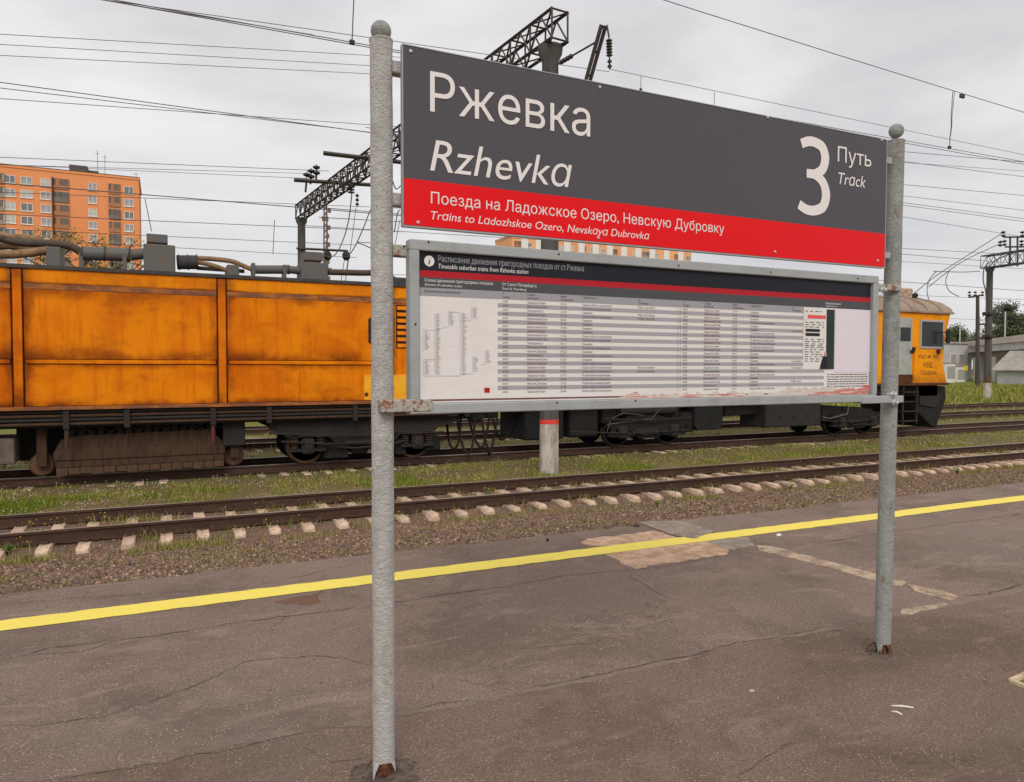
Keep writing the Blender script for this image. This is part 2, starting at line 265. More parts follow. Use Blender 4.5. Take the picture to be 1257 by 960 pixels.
# ------------------------------------------------------------------ mesh helpers
class MB:
    def __init__(s): s.v = []; s.f = []
    def add(s, vs, fs):
        o = len(s.v); s.v += [tuple(v) for v in vs]; s.f += [tuple(i+o for i in f) for f in fs]; return s
    def box(s, x0, x1, y0, y1, z0, z1):
        return s.add([(x0, y0, z0), (x1, y0, z0), (x1, y1, z0), (x0, y1, z0), (x0, y0, z1), (x1, y0, z1), (x1, y1, z1), (x0, y1, z1)],
                     [(0, 3, 2, 1), (4, 5, 6, 7), (0, 1, 5, 4), (1, 2, 6, 5), (2, 3, 7, 6), (3, 0, 4, 7)])
    def cbox(s, x0, x1, y0, y1, z0, z1, c=.01):          # chamfered box
        xs, ys, zs = (x0, x1), (y0, y1), (z0, z1); vs = []; idx = {}
        for i in (0, 1):
            for j in (0, 1):
                for k in (0, 1):
                    dx, dy, dz = (c, -c)[i], (c, -c)[j], (c, -c)[k]
                    for a, p in enumerate(((xs[i], ys[j]+dy, zs[k]+dz), (xs[i]+dx, ys[j], zs[k]+dz), (xs[i]+dx, ys[j]+dy, zs[k]))):
                        idx[i, j, k, a] = len(vs); vs.append(p)
        I = lambda i, j, k, a: idx[i, j, k, a]; F = []
        F += [(I(0,0,0,0), I(0,0,1,0), I(0,1,1,0), I(0,1,0,0)), (I(1,0,0,0), I(1,1,0,0), I(1,1,1,0), I(1,0,1,0))]
        F += [(I(0,0,0,1), I(1,0,0,1), I(1,0,1,1), I(0,0,1,1)), (I(0,1,0,1), I(0,1,1,1), I(1,1,1,1), I(1,1,0,1))]
        F += [(I(0,0,0,2), I(0,1,0,2), I(1,1,0,2), I(1,0,0,2)), (I(0,0,1,2), I(1,0,1,2), I(1,1,1,2), I(0,1,1,2))]
        for j in (0, 1):
            for k in (0, 1): F.append((I(0,j,k,1), I(1,j,k,1), I(1,j,k,2), I(0,j,k,2)))
        for i in (0, 1):
            for k in (0, 1): F.append((I(i,0,k,0), I(i,1,k,0), I(i,1,k,2), I(i,0,k,2)))
            for j in (0, 1): F.append((I(i,j,0,0), I(i,j,1,0), I(i,j,1,1), I(i,j,0,1)))
            for j in (0, 1):
                for k in (0, 1): F.append((I(i,j,k,0), I(i,j,k,1), I(i,j,k,2)))
        return s.add(vs, F)
    def tube(s, pts, r, n=8, caps=True, r2=None):
        pts = [Vector(p) for p in pts]; rings = []; up = Vector((0, 0, 1)); prev = None
        rr = r if isinstance(r, (list, tuple)) else [r]*len(pts)
        for i, p in enumerate(pts):
            d = (pts[min(i+1, len(pts)-1)] - pts[max(i-1, 0)]).normalized()
            if prev is None: a = d.cross(up) if abs(d.z) < .95 else d.cross(Vector((1, 0, 0)))
            else: a = prev - d*prev.dot(d)
            a.normalize(); prev = a; b = d.cross(a)
            rings.append([p + (a*math.cos(2*math.pi*k/n) + b*math.sin(2*math.pi*k/n))*rr[i] for k in range(n)])
        vs = [v for g in rings for v in g]; F = []
        for i in range(len(pts)-1):
            for k in range(n):
                k2 = (k+1) % n; F.append((i*n+k, i*n+k2, (i+1)*n+k2, (i+1)*n+k))
        if caps: F += [tuple(reversed(range(n))), tuple(range((len(pts)-1)*n, len(pts)*n))]
        return s.add(vs, F)
    def bar(s, p0, p1, w, h=None):                        # square bar between two points
        return s.tube([p0, p1], w*.7071, 4)
    def prism(s, poly, y0, y1):                           # polygon in x-z swept along y
        n = len(poly); vs = [(x, y0, z) for x, z in poly] + [(x, y1, z) for x, z in poly]
        F = [tuple(range(n)), tuple(reversed(range(n, 2*n)))] + [((i+1) % n, i, i+n, (i+1) % n+n) for i in range(n)]
        return s.add(vs, F)
    def prismx(s, poly, x0, x1):                          # polygon in y-z swept along x
        n = len(poly); vs = [(x0, y, z) for y, z in poly] + [(x1, y, z) for y, z in poly]
        F = [tuple(reversed(range(n))), tuple(range(n, 2*n))] + [(i, (i+1) % n, (i+1) % n+n, i+n) for i in range(n)]
        return s.add(vs, F)
    def lathe(s, prof, c, axis='z', n=16):                # prof = [(radius, along)]
        vs = []; F = []
        for r, h in prof:
            for k in range(n):
                a = 2*math.pi*k/n; u, w = r*math.cos(a), r*math.sin(a)
                vs.append((c[0]+u, c[1]+w, c[2]+h) if axis == 'z' else ((c[0]+u, c[1]+h, c[2]+w) if axis == 'y' else (c[0]+h, c[1]+u, c[2]+w)))
        for i in range(len(prof)-1):
            for k in range(n): F.append((i*n+k, i*n+(k+1) % n, (i+1)*n+(k+1) % n, (i+1)*n+k))
        F += [tuple(reversed(range(n))), tuple(range((len(prof)-1)*n, len(prof)*n))]
        return s.add(vs, F)
    def quadxz(s, x0, x1, z0, z1, y):
        return s.add([(x0, y, z0), (x1, y, z0), (x1, y, z1), (x0, y, z1)], [(0, 1, 2, 3)])
    def build(s, name, mat, parent=None, smooth=False):
        me = bpy.data.meshes.new(name); me.from_pydata(s.v, [], s.f); me.validate(); me.update()
        if smooth:
            me.polygons.foreach_set('use_smooth', [True]*len(me.polygons))
            try: me.set_sharp_from_angle(angle=R(40))
            except Exception: pass
        return link(name, me, mat, parent)
def link(name, me, mat, parent=None):
    if mat and not me.materials: me.materials.append(MT[mat])
    o = bpy.data.objects.new(name, me); C.objects.link(o)
    if parent:
        o.parent = parent; o.matrix_parent_inverse = Matrix.Translation(-parent.location)
    return o
def tag(o, label=None, cat=None, group=None, kind=None):
    if label: o['label'] = label
    if cat: o['category'] = cat
    if group: o['group'] = group
    if kind: o['kind'] = kind
    return o
def thing(name, loc, label, cat, group=None):
    o = bpy.data.objects.new(name, None); C.objects.link(o); o.location = loc; o.empty_display_size = .2
    return tag(o, label, cat, group)
def np_mesh(name, V, T, mat, parent=None, col=None):       # triangles straight from numpy
    me = bpy.data.meshes.new(name); nv, nt_ = len(V), len(T)
    me.vertices.add(nv); me.vertices.foreach_set('co', np.ascontiguousarray(V, dtype=np.float32).ravel())
    me.loops.add(nt_*3); me.loops.foreach_set('vertex_index', np.ascontiguousarray(T, dtype=np.int32).ravel())
    me.polygons.add(nt_); me.polygons.foreach_set('loop_start', np.arange(0, nt_*3, 3, dtype=np.int32))
    me.update(calc_edges=True); me.validate()
    if col is not None:
        a = me.color_attributes.new('Col', 'FLOAT_COLOR', 'POINT')
        c4 = np.ones((nv, 4), dtype=np.float32); c4[:, :3] = col; a.data.foreach_set('color', c4.ravel())
    return link(name, me, mat, parent)
def copy_tree(o, parent=None, off=Vector((0, 0, 0))):
    c = o.copy(); C.objects.link(c)
    if parent: c.parent = parent
    else: c.location = o.location + off
    for ch in o.children: copy_tree(ch, c)
    return c

# lettering: outlines of the built-in font, filled band by band with the non-zero rule
_glyph = {}
def outline(body, res=3):
    off = -.023 if max(map(ord, body)) < 900 else 0.0      # Latin letters and digits of the built-in font are heavier
    k = (body, res)
    if k in _glyph: return _glyph[k]
    cu = bpy.data.curves.new('lettering', 'FONT'); cu.body = body; cu.size = 1; cu.resolution_u = res; cu.fill_mode = 'NONE'; cu.offset = off
    o = bpy.data.objects.new('lettering', cu); C.objects.link(o)
    dg = bpy.context.evaluated_depsgraph_get(); oe = o.evaluated_get(dg); me = oe.to_mesh()
    v = np.array([p.co[:2] for p in me.vertices]).reshape(-1, 2)
    e = np.array([tuple(x.vertices) for x in me.edges], dtype=int).reshape(-1, 2)
    # make every edge follow its outline's direction
    oe.to_mesh_clear(); bpy.data.objects.remove(o); bpy.data.curves.remove(cu)
    seg = np.array([(v[a][0], v[a][1], v[b][0], v[b][1]) if (b == a+1) or (a > b+1) else (v[b][0], v[b][1], v[a][0], v[a][1]) for a, b in e])
    _glyph[k] = seg; return seg
def fill(seg):
    ys = np.unique(np.round(np.concatenate([seg[:, 1], seg[:, 3]]), 4)); quads = []
    lo = np.minimum(seg[:, 1], seg[:, 3]); hi = np.maximum(seg[:, 1], seg[:, 3])
    for ya, yb in zip(ys[:-1], ys[1:]):
        if yb-ya < 2e-4: continue
        ym = (ya+yb)/2; s = seg[(lo < ym) & (hi > ym)]
        if not len(s): continue
        sl = (s[:, 2]-s[:, 0])/(s[:, 3]-s[:, 1]); xm = s[:, 0]+(ym-s[:, 1])*sl; o = np.argsort(xm); w = 0
        for i in o:
            d = 1 if s[i, 3] > s[i, 1] else -1
            if w == 0: st_ = i
            w += d
            if w == 0:
                xa = lambda q, y: s[q, 0]+(y-s[q, 1])*sl[q]
                quads.append((xa(st_, ya), xa(i, ya), xa(i, yb), xa(st_, yb), ya, yb))
    return quads
def cap(ch):
    s = outline(ch); return max(s[:, 1].max(), s[:, 3].max())
def letters(mb, body, x0, z0, x1, z1, h, y, shear=0.0, capch=None, res=3):
    """text from (x0,z0) to (x1,z1) along its baseline, capital height h, on the plane y"""
    seg = outline(body, res)
    if not len(seg): return
    sy = h/cap(capch or body[0]); xs = np.concatenate([seg[:, 0]+shear*seg[:, 1], seg[:, 2]+shear*seg[:, 3]]); a, b = xs.min(), xs.max()
    sx = (x1-x0)/(b-a); sl = (z1-z0)/(x1-x0)
    for xa, xb, xc, xd, ya, yb in fill(seg):
        pts = []
        for x, yv in ((xa, ya), (xb, ya), (xc, yb), (xd, yb)):
            X = x0+(x+shear*yv-a)*sx; pts.append((X, y, z0+(X-x0)*sl+yv*sy))
        mb.add(pts, [(0, 1, 2, 3)])
def ragged(pts, step=.08, amp=.015, seed=0, closed=True):
    out = []; n = len(pts); r = random.Random(seed)
    for i in range(n if closed else n-1):
        a, b = Vector(pts[i]), Vector(pts[(i+1) % n]); k = max(1, int((b-a).length/step))
        for j in range(k):
            p = a.lerp(b, j/k); out.append(p+Vector((r.uniform(-amp, amp), r.uniform(-amp, amp), 0)))
    if not closed: out.append(Vector(pts[-1]))
    return out

# ------------------------------------------------------------------ levels
Z_RAIL = -0.704; Z_SLEEP = Z_RAIL-.18; PLAT_EDGE = 6.70
TRACKS = [13.64, 19.94, 25.6, 31.2]                        # track centre lines
def sstep(a, b, t):
    t = min(1, max(0, (t-a)/(b-a))); return t*t*(3-2*t)
def lerp(a, b, t): return a+(b-a)*min(1, max(0, t))
def gz(x, y):
    if y < 6.3: z = -.06
    elif y < 12.15: z = lerp(-.045, -.99, (y-6.7)/5.45)
    elif y < 12.6: z = lerp(-.99, -.925, (y-12.15)/.45)
    else: z = -.925
    if y > 34: z += .25*sstep(34, 60, y)
    z += .028*noise.noise((x*1.1, y*1.1, 0)) + .014*noise.noise((x*4, y*4, 3))
    if y < 6.55: z = min(z, -.05)
    return z
# ------------------------------------------------------------------ ground
def axis_pts(parts):
    out = []
    for a, b, st_ in parts: out += list(np.arange(a, b-1e-6, st_))
    return out+[parts[-1][1]]
gx = axis_pts([(-1500, -100, 200), (-100, -10, 6), (-10, 30, .16), (30, 70, .5), (70, 250, 6), (250, 2500, 250)])
gy = axis_pts([(-600, -20, 80), (-20, 6, 2), (6, 20, .14), (20, 36, .5), (36, 120, 5), (120, 2500, 150)])
mb = MB(); nx = len(gx)
mb.v = [(x, y, gz(x, y)) for y in gy for x in gx]
mb.f = [(j*nx+i, j*nx+i+1, (j+1)*nx+i+1, (j+1)*nx+i) for j in range(len(gy)-1) for i in range(nx-1)]
tag(mb.build('ground', 'ground', None, True), kind='structure')
# ------------------------------------------------------------------ platform
mb = MB(); edge = []; r = random.Random(3)
x = -40.0
while x < 160:
    edge.append((x, PLAT_EDGE+.07*noise.noise((x*.8, 0, 5))+.045*noise.noise((x*4.1, 0, 9)))); x += .12 if x < 30 else 1.0
nE = len(edge)
vs = [(a, -14, 0) for a, b in edge]+[(a, 6.2, 0) for a, b in edge]+[(a, b, 0) for a, b in edge]+[(a, b+.03, -.02) for a, b in edge]+[(a, b+.05, -.45) for a, b in edge]
fs = [(k*nE+i, k*nE+i+1, (k+1)*nE+i+1, (k+1)*nE+i) for k in range(4) for i in range(nE-1)]
platform = tag(MB().add(vs, fs).build('platform', 'asphalt'), kind='structure')
# yellow line: hand-painted, slightly uneven edges
mb = MB(); y0, y1 = 6.4251*.8988, 6.6959*.8988; vs = []; x = -30.0
while x < 150:
    vs += [(x, y0+.016*noise.noise((x*7, 1, 0))+.012*noise.noise((x*.6, 4, 0)), .004), (x, y1+.016*noise.noise((x*7, 7, 0))+.012*noise.noise((x*.6, 9, 0)), .004)]
    x += .05 if x < 20 else .5
mb.add(vs, [(2*i, 2*i+2, 2*i+3, 2*i+1) for i in range(len(vs)//2-1)])
line = tag(mb.build('painted_line', 'yellow'), kind='structure')
# older asphalt layer on the near side of the seam
seam = [G(a, b) for a, b in [(-300, 1000), (56, 958), (204, 933), (285, 915), (367, 901), (402, 890), (453, 887), (489, 876), (585, 860), (640, 850), (772, 822), (863, 802), (944, 784), (1010, 772), (1100, 757), (1182, 741), (1257, 726), (1500, 690)]]
sp_ = ragged(seam, .06, .012, 77, False); k = len(sp_)
vs = [(p.x, p.y, .0012) for p in sp_]+[(p.x, -14.0, .0012) for p in sp_]
tag(MB().add(vs, [(i, i+k, i+k+1, i+1) for i in range(k-1)]).build('older_asphalt', 'asphalt_old', platform))
# patches of old concrete, cracks, dust, puddle
def slab(name, px, mat, z, seed, amp=.02, thick=.004, parent=platform):
    pts = ragged([G(a, b) for a, b in px], .05, amp, seed); n = len(pts)
    vs = [(p.x, p.y, z) for p in pts]+[(p.x, p.y, z-thick-.004) for p in pts]
    return MB().add(vs, [tuple(range(n))]+[((i+1) % n, i, i+n, (i+1) % n+n) for i in range(n)]).build(name, mat, parent)
c8 = lambda L: [(700+a/5.714, 620+b/5.714) for a, b in L]
c5 = lambda L: [(620+a/1.973, 580+b/1.973) for a, b in L]
c4 = lambda L: [(a/1.964, 640+b/1.964) for a, b in L]
slab('concrete_patch', c8([(250, 340), (350, 300), (860, 245), (1000, 260), (1120, 320), (1100, 345), (960, 365), (780, 395), (560, 425), (470, 450), (400, 425)]), 'patch_pink', .002, 1, .022)
slab('concrete_patch', c8([(70, 265), (120, 235), (360, 210), (600, 180), (700, 215), (790, 235), (300, 290), (150, 285)]), 'patch_pink', .002, 2, .02)
slab('concrete_slab', c8([(480, 130), (560, 118), (740, 115), (830, 130), (1010, 188), (870, 240), (715, 214), (615, 178), (520, 140)]), 'patch_grey', .012, 3, .012)
slab('concrete_patch', c8([(940, 256), (1100, 236), (1240, 222), (1290, 285), (1130, 312), (1040, 290)]), 'patch_grey', .0025, 4, .02)
slab('concrete_strip', c5([(612, 178), (650, 180), (760, 210), (895, 246), (970, 266), (960, 279), (880, 259), (740, 219), (615, 190)]), 'patch_white', .006, 5, .005)
slab('concrete_strip', c5([(975, 272), (1060, 288), (1098, 302), (1080, 312), (990, 288)]), 'patch_white', .007, 6, .005)
slab('concrete_strip', c5([(960, 332), (1010, 325), (1070, 316), (1072, 324), (1010, 336), (985, 345), (957, 342)]), 'patch_white', .005, 7, .005)
slab('puddle', c4([(665, 195), (690, 189), (715, 181), (745, 177), (782, 168), (770, 181), (778, 194), (752, 198), (730, 203), (712, 197), (690, 201)]), 'puddle', .002, 8, .02, .001)
def crack(px, w, seed, mat='crack', z=.0032, var=.6):
    pts = ragged([G(a, b) for a, b in px], .06, .016, seed, False); r = random.Random(seed); vs = []
    for i, p in enumerate(pts):
        d = (pts[min(i+1, len(pts)-1)]-pts[max(0, i-1)]); nrm = Vector((-d.y, d.x, 0)).normalized()
        k = w*.8*(1-var*r.random())*min(1, .15+i*.3, .15+(len(pts)-1-i)*.3)
        vs += [tuple(p+nrm*k)[:2]+(z,), tuple(p-nrm*k)[:2]+(z,)]
    MB().add(vs, [(2*i, 2*i+1, 2*i+3, 2*i+2) for i in range(len(pts)-1)]).build('dust_band' if mat == 'dust' else 'crack', mat, platform)
crack(c4([(790, 495), (890, 490), (960, 466), (1150, 435), (1250, 417)]), .035, 40, 'dust', .0024)
crack(c5([(30, 538), (150, 512), (300, 484), (480, 444)]), .04, 41, 'dust', .0024)
crack(c5([(640, 405), (770, 382), (840, 372)]), .03, 42, 'dust', .0024)
crack(c4([(110, 628), (250, 606), (400, 580), (560, 545), (640, 530), (720, 515), (770, 505)]), .008, 11)
crack(c4([(960, 462), (1060, 440), (1150, 432)]), .006, 12)
crack(c5([(50, 525), (150, 504), (300, 476), (400, 452), (480, 438), (560, 412), (640, 402), (770, 378)]), .007, 13)
crack(c4([(0, 495), (120, 490), (250, 470), (450, 405), (520, 372), (600, 335), (680, 330), (760, 322), (830, 330), (890, 350)]), .0045, 14)
crack(c4([(0, 335), (120, 306), (250, 290), (420, 270), (600, 240), (890, 205), (1100, 172), (1257, 155)]), .008, 15, var=.8)
crack(c4([(60, 325), (200, 312), (300, 285)]), .006, 16)
crack(c5([(0, 275), (150, 250), (330, 235), (400, 226), (540, 198)]), .006, 17)
crack(c4([(735, 545), (770, 560), (800, 580), (850, 576), (895, 568)]), .006, 18)
crack(c4([(800, 580), (800, 628)]), .006, 19)
crack(c5([(1110, 302), (1170, 294), (1257, 270)]), .014, 20)
crack(c5([(1110, 320), (1170, 335), (1257, 362)]), .006, 21)
crack(c5([(300, 250), (380, 300), (460, 320)]), .0045, 22)
crack(c5([(700, 155), (800, 165), (870, 152), (1000, 135), (1257, 100)]), .006, 23)
crack(c5([(560, 750), (640, 690), (720, 640)]), .005, 24)
crack(c5([(940, 440), (1010, 460)]), .006, 25); crack(c5([(0, 430), (200, 415), (420, 350)]), .0028, 26)
crack(c5([(755, 345), (830, 360), (900, 352)]), .003, 27); crack(c4([(0, 200), (300, 178), (600, 160), (890, 95)]), .004, 28)
# grit lying on the asphalt
def stones(name, n, pick, smin, smax, cols, mat='stones', flat=.6, squash=True):
    base = np.array([(1, 0, 0), (-1, 0, 0), (0, 1, 0), (0, -1, 0), (0, 0, 1), (0, 0, -1)], float)
    tri = np.array([(0, 2, 4), (2, 1, 4), (1, 3, 4), (3, 0, 4), (2, 0, 5), (1, 2, 5), (3, 1, 5), (0, 3, 5)])
    V = np.zeros((n, 6, 3)); col = np.zeros((n, 6, 3)); pos = pick(n)
    s = smin+(smax-smin)*rng.random(n)**2.2
    b = base[None]*(1+rng.uniform(-.35, .35, (n, 6, 1)))+rng.uniform(-.28, .28, (n, 6, 3))
    b[:, :, 2] *= flat; a = rng.random(n)*6.28; ca, sa = np.cos(a)[:, None], np.sin(a)[:, None]
    t = rng.uniform(-.5, .5, n)[:, None]
    X = b[:, :, 0]*ca-b[:, :, 1]*sa; Y = b[:, :, 0]*sa+b[:, :, 1]*ca; Z = b[:, :, 2]+X*t*.5
    V[:, :, 0] = pos[:, 0:1]+X*s[:, None]; V[:, :, 1] = pos[:, 1:2]+Y*s[:, None]; V[:, :, 2] = pos[:, 2:3]+Z*s[:, None]
    cc = np.array(cols)[rng.integers(0, len(cols), n)]*rng.uniform(.7, 1.2, (n, 1)); col[:] = cc[:, None, :]
    T = (np.arange(n)[:, None, None]*6+tri[None]).reshape(-1, 3)
    return tag(np_mesh(name, V.reshape(-1, 3), T, mat, None, col.reshape(-1, 3)), kind='stuff')
def pick_grit(n):
    x = rng.uniform(-1.5, 9, n); y = rng.uniform(1.0, 6.6, n); return np.stack([x, y, np.full(n, .001)], 1)
stones('grit', 2600, pick_grit, .0012, .008, [(1.5, 1.55, 1.6), (1.0, 1, 1), (1.3, 1.2, 1.1), (.6, .6, .62)])
tag(bpy.data.objects['grit'], 'pale grit scattered over the asphalt platform', 'grit')
def pick_gravel(n):
    u = rng.random(n); x = -4+36*u**1.5; y = rng.uniform(6.72, 12.45, n)
    m = rng.random(n); y = np.where(m < .12, rng.uniform(12.4, 15.2, n), np.where(m < .27, rng.uniform(14.9, 18.8, n), y))
    return np.stack([x, y, [gz(a, b) for a, b in zip(x, y)]], 1)
o = stones('gravel', 135000, pick_gravel, .007, .030, [(1.35, 1.2, 1.1), (1.0, .97, .98), (.6, .55, .53), (1.9, 1.75, 1.62), (1.1, .92, .8), (.38, .36, .37), (1.0, .84, .76), (.8, .76, .76), (1.2, 1.08, .88), (.5, .46, .47)], flat=.7)
tag(o, 'brown and pink gravel between platform edge and nearest track', 'gravel')

# ------------------------------------------------------------------ grass and weeds
def blades(name, n, pick, hmin, hmax, w, cols, label):
    pos = pick(n); n = len(pos); h = hmin+(hmax-hmin)*rng.random(n)**1.6
    a = rng.random(n)*6.28; lean = rng.uniform(.1, .75, n)*h; la = rng.random(n)*6.28
    ww = w*(.6+.8*rng.random(n)); dx, dy = np.cos(a)*ww, np.sin(a)*ww; lx, ly = np.cos(la)*lean, np.sin(la)*lean
    V = np.zeros((n, 5, 3))
    for i, (s, f, t) in enumerate(((1, 0, 0), (-1, 0, 0), (.8, .3, .55), (-.8, .3, .55), (0, 1, 1))):
        V[:, i, 0] = pos[:, 0]+s*dx+f*lx; V[:, i, 1] = pos[:, 1]+s*dy+f*ly; V[:, i, 2] = pos[:, 2]-.01+t*h*(1 if i < 4 else .95)
    cc = np.array(cols)[rng.integers(0, len(cols), n)]*rng.uniform(.65, 1.25, (n, 1)); col = np.repeat(cc[:, None], 5, 1)
    tri = np.array([(0, 1, 2), (1, 3, 2), (2, 3, 4)]); T = (np.arange(n)[:, None, None]*5+tri[None]).reshape(-1, 3)
    return tag(np_mesh(name, V.reshape(-1, 3), T, 'blades', None, col.reshape(-1, 3)), label, 'grass', kind='stuff')
def nz(x, y, s, k): return noise.noise((x*s, y*s, k))
def pick_fn(x0, x1, y0, y1, thr, sc_, k, pw=1.5, sleep=False):
    def f(n):
        out = []
        while len(out) < n:
            x = x0+(x1-x0)*random.random()**pw; y = random.uniform(y0, y1)
            v = nz(x, y, sc_, k)+.5*nz(x, y, sc_*3, k+3)
            if v+random.uniform(-.25, .25) > thr: out.append((x, y, gz(x, y)))
        return np.array(out)
    return f
GREEN = [srgb(116, 130, 40)[:3], srgb(136, 148, 52)[:3], srgb(98, 114, 36)[:3]]
GR = [srgb(146, 144, 66)[:3], srgb(116, 120, 46)[:3], srgb(166, 154, 88)[:3], srgb(104, 110, 44)[:3], srgb(156, 156, 74)[:3], srgb(178, 160, 108)[:3]]
DRY = [srgb(150, 134, 98)[:3], srgb(126, 116, 74)[:3], srgb(116, 118, 58)[:3], srgb(132, 112, 86)[:3]]
blades('track_grass', 40000, pick_fn(-5, 40, 14.8, 18.9, .14, .9, 1), .02, .13, .006, GR, 'short grass between the nearest track and the orange train')
blades('fresh_grass', 14000, pick_fn(-4, 26, 14.75, 17.2, .22, .5, 51), .04, .17, .006, GREEN, 'fresh green grass patches around the red banded mast foot')
blades('rail_grass', 16000, pick_fn(-4, 30, 12.5, 14.8, .12, .7, 5), .03, .2, .005, GR+DRY, 'weedy grass growing between the rails of nearest track')
blades('verge_grass', 10000, pick_fn(-4, 34, 11.2, 12.5, .16, .8, 8), .03, .16, .005, GR+DRY, 'patchy weeds along the sleeper ends of nearest track')
blades('bank_grass', 26000, pick_fn(-4, 30, 6.68, 11.4, .12, .9, 12), .012, .07, .004, DRY+GR, 'dry tufts scattered over the gravel by platform edge')
blades('edge_grass', 9000, pick_fn(-3, 26, 6.60, 7.0, .05, 1.3, 15), .012, .05, .003, DRY+GR, 'low moss and weeds along the crumbling platform edge')
blades('yard_grass', 16000, pick_fn(-8, 60, 21.8, 34, -.05, .3, 21, 1.2), .05, .25, .012, GR+DRY, 'rough grass around the tracks behind the orange train')
blades('meadow_grass', 34000, pick_fn(28, 115, 33, 62, -.4, .12, 25, 1.0), .12, .55, .03, GR+GREEN, 'tall green meadow grass around the right hand mast')
# tiny flower heads
def dots(name, n, pick, mat, label, zmin, zmax):
    pos = pick(n); V = []; T = []
    for p in pos:
        s = random.uniform(.009, .018); z = p[2]+random.uniform(zmin, zmax); b = len(V)
        V += [(p[0]+s, p[1], z), (p[0]-s*.5, p[1]+s*.86, z), (p[0]-s*.5, p[1]-s*.86, z), (p[0], p[1], z+s*.9), (p[0], p[1], z-s*.4)]
        T += [(b, b+1, b+3), (b+1, b+2, b+3), (b+2, b, b+3), (b+1, b, b+4), (b+2, b+1, b+4), (b, b+2, b+4)]
    tag(np_mesh(name, np.array(V), np.array(T), mat), label, 'flowers', kind='stuff')
dots('white_flowers', 900, pick_fn(-4, 30, 14.9, 18.6, .05, .6, 31), 'flower_white', 'tiny white flower heads in the grass before the train', .06, .16)
dots('yellow_flowers', 420, pick_fn(-2, 30, 12.6, 18.0, .2, .8, 35), 'flower_yellow', 'tiny yellow flower heads along the nearest track', .08, .2)
def weed(px, py, z, h, n, seed, label, flower=None, spread=.35):
    p = G(px, py, z); p.z = gz(p.x, p.y)-.01; r = random.Random(seed)
    t = thing('weed_plant', p, label, 'weed', 'weeds along the nearest track')
    st_ = MB(); lf = MB(); fl = MB()
    for i in range(n):
        a = r.uniform(0, 6.28); le = r.uniform(.1, spread)*h; hh = h*r.uniform(.6, 1)
        q = [p+Vector((math.cos(a)*le*k*k, math.sin(a)*le*k*k, hh*k)) for k in (0, .35, .7, 1)]
        st_.tube(q, [.005, .004, .003, .002], 4)
        for k in range(int(7+hh*14)):
            u = r.uniform(.12, 1); c = p+Vector((math.cos(a)*le*u*u, math.sin(a)*le*u*u, hh*u)); b = r.uniform(0, 6.28); L = r.uniform(.03, .075)
            d = Vector((math.cos(b), math.sin(b), r.uniform(-.1, .7)))*L; s = Vector((-math.sin(b), math.cos(b), 0))*L*.28
            lf.add([c, c+d*.5+s, c+d, c+d*.5-s], [(0, 1, 2), (0, 2, 3)])
        if flower: 
            for _ in range(3): fl.lathe([(.004, 0), (.011, .005), (.004, .014)], q[-1]+Vector((r.uniform(-.03, .03), r.uniform(-.03, .03), r.uniform(-.05, .01))), n=6)
    st_.build('stem', 'stem_green', t); lf.build('leaves', 'stem_green', t)
    if flower: tag(fl.build('flower_heads', flower, t), kind='stuff')
weed(600, 616, -.93, .34, 7, 1, 'leafy green weed by the near rail left of the red banded mast foot')
weed(655, 612, -.93, .30, 8, 2, 'bushy weed among sleeper ends directly below the red banded mast foot')
weed(693, 592, -.93, .24, 9, 3, 'yellow flowered weed between rails right of the red banded mast foot', 'flower_yellow', .8)
weed(727, 590, -.93, .22, 7, 4, 'taller yellow flowered weed between rails, second right of red banded mast foot', 'flower_yellow', .8)
weed(806, 630, -.80, .12, 6, 5, 'lone yellow green weed standing on gravel above the grey slab', None, .6)
weed(426, 613, -.93, .28, 8, 6, 'green weed between rails just left of the left sign post', None, .7)
weed(345, 614, -.93, .24, 6, 7, 'small green weed at the rails below the leftmost train wheel', None, .6)
weed(970, 600, -.93, .2, 8, 8, 'low spreading weed over sleeper ends left of the right sign post', None, .9)
weed(8, 680, -.93, .2, 9, 9, 'low green weed at the left edge beside the first sleeper end', None, 1.0)
weed(1175, 586, -.93, .22, 8, 10, 'straw coloured clump of weeds right of the right sign post', None, .9)

# ------------------------------------------------------------------ railway tracks
def rail_prof(c, top, side=1):
    h = [(-.036, 0), (.036, 0), (.036, -.035), (.01, -.05), (.01, -.148), (.075, -.168), (.075, -.18), (-.075, -.18), (-.075, -.168), (-.01, -.148), (-.01, -.05), (-.036, -.035)]
    return [(c+a, top+b) for a, b in h]
def sleeper_mesh(yc):
    mb = MB(); L = 1.36; vs = []
    for yv, top, w in ((-L, -.035, .07), (-L+.09, 0, .082), (-.45, -.015, .085), (0, -.04, .09), (.45, -.015, .085), (L-.09, 0, .082), (L, -.035, .07)):
        vs += [(-w, yc+yv, Z_SLEEP+top), (w, yc+yv, Z_SLEEP+top), (w+.06, yc+yv*1.02, Z_SLEEP-.22), (-w-.06, yc+yv*1.02, Z_SLEEP-.22)]
    F = [(0, 1, 2, 3), (27, 26, 25, 24)]
    for i in range(6):
        for k in range(4): F.append((4*i+(k+1) % 4, 4*i+k, 4*i+4+k, 4*i+4+(k+1) % 4))
    mb.add(vs, F); me = bpy.data.meshes.new('sleeper'); me.from_pydata(mb.v, [], mb.f); me.update(); return me
def clip_mesh(yc):
    mb = MB()
    for s in (-.797, .797):
        for d in (-1, 1):
            y = yc+s+d*.095; mb.cbox(-.05, .05, y-.035, y+.035, Z_SLEEP-.005, Z_SLEEP+.035, .008); mb.tube([(0, y, Z_SLEEP+.03), (0, y, Z_SLEEP+.08)], .014, 6)
    me = bpy.data.meshes.new('fastening'); me.from_pydata(mb.v, [], mb.f); me.update(); return me
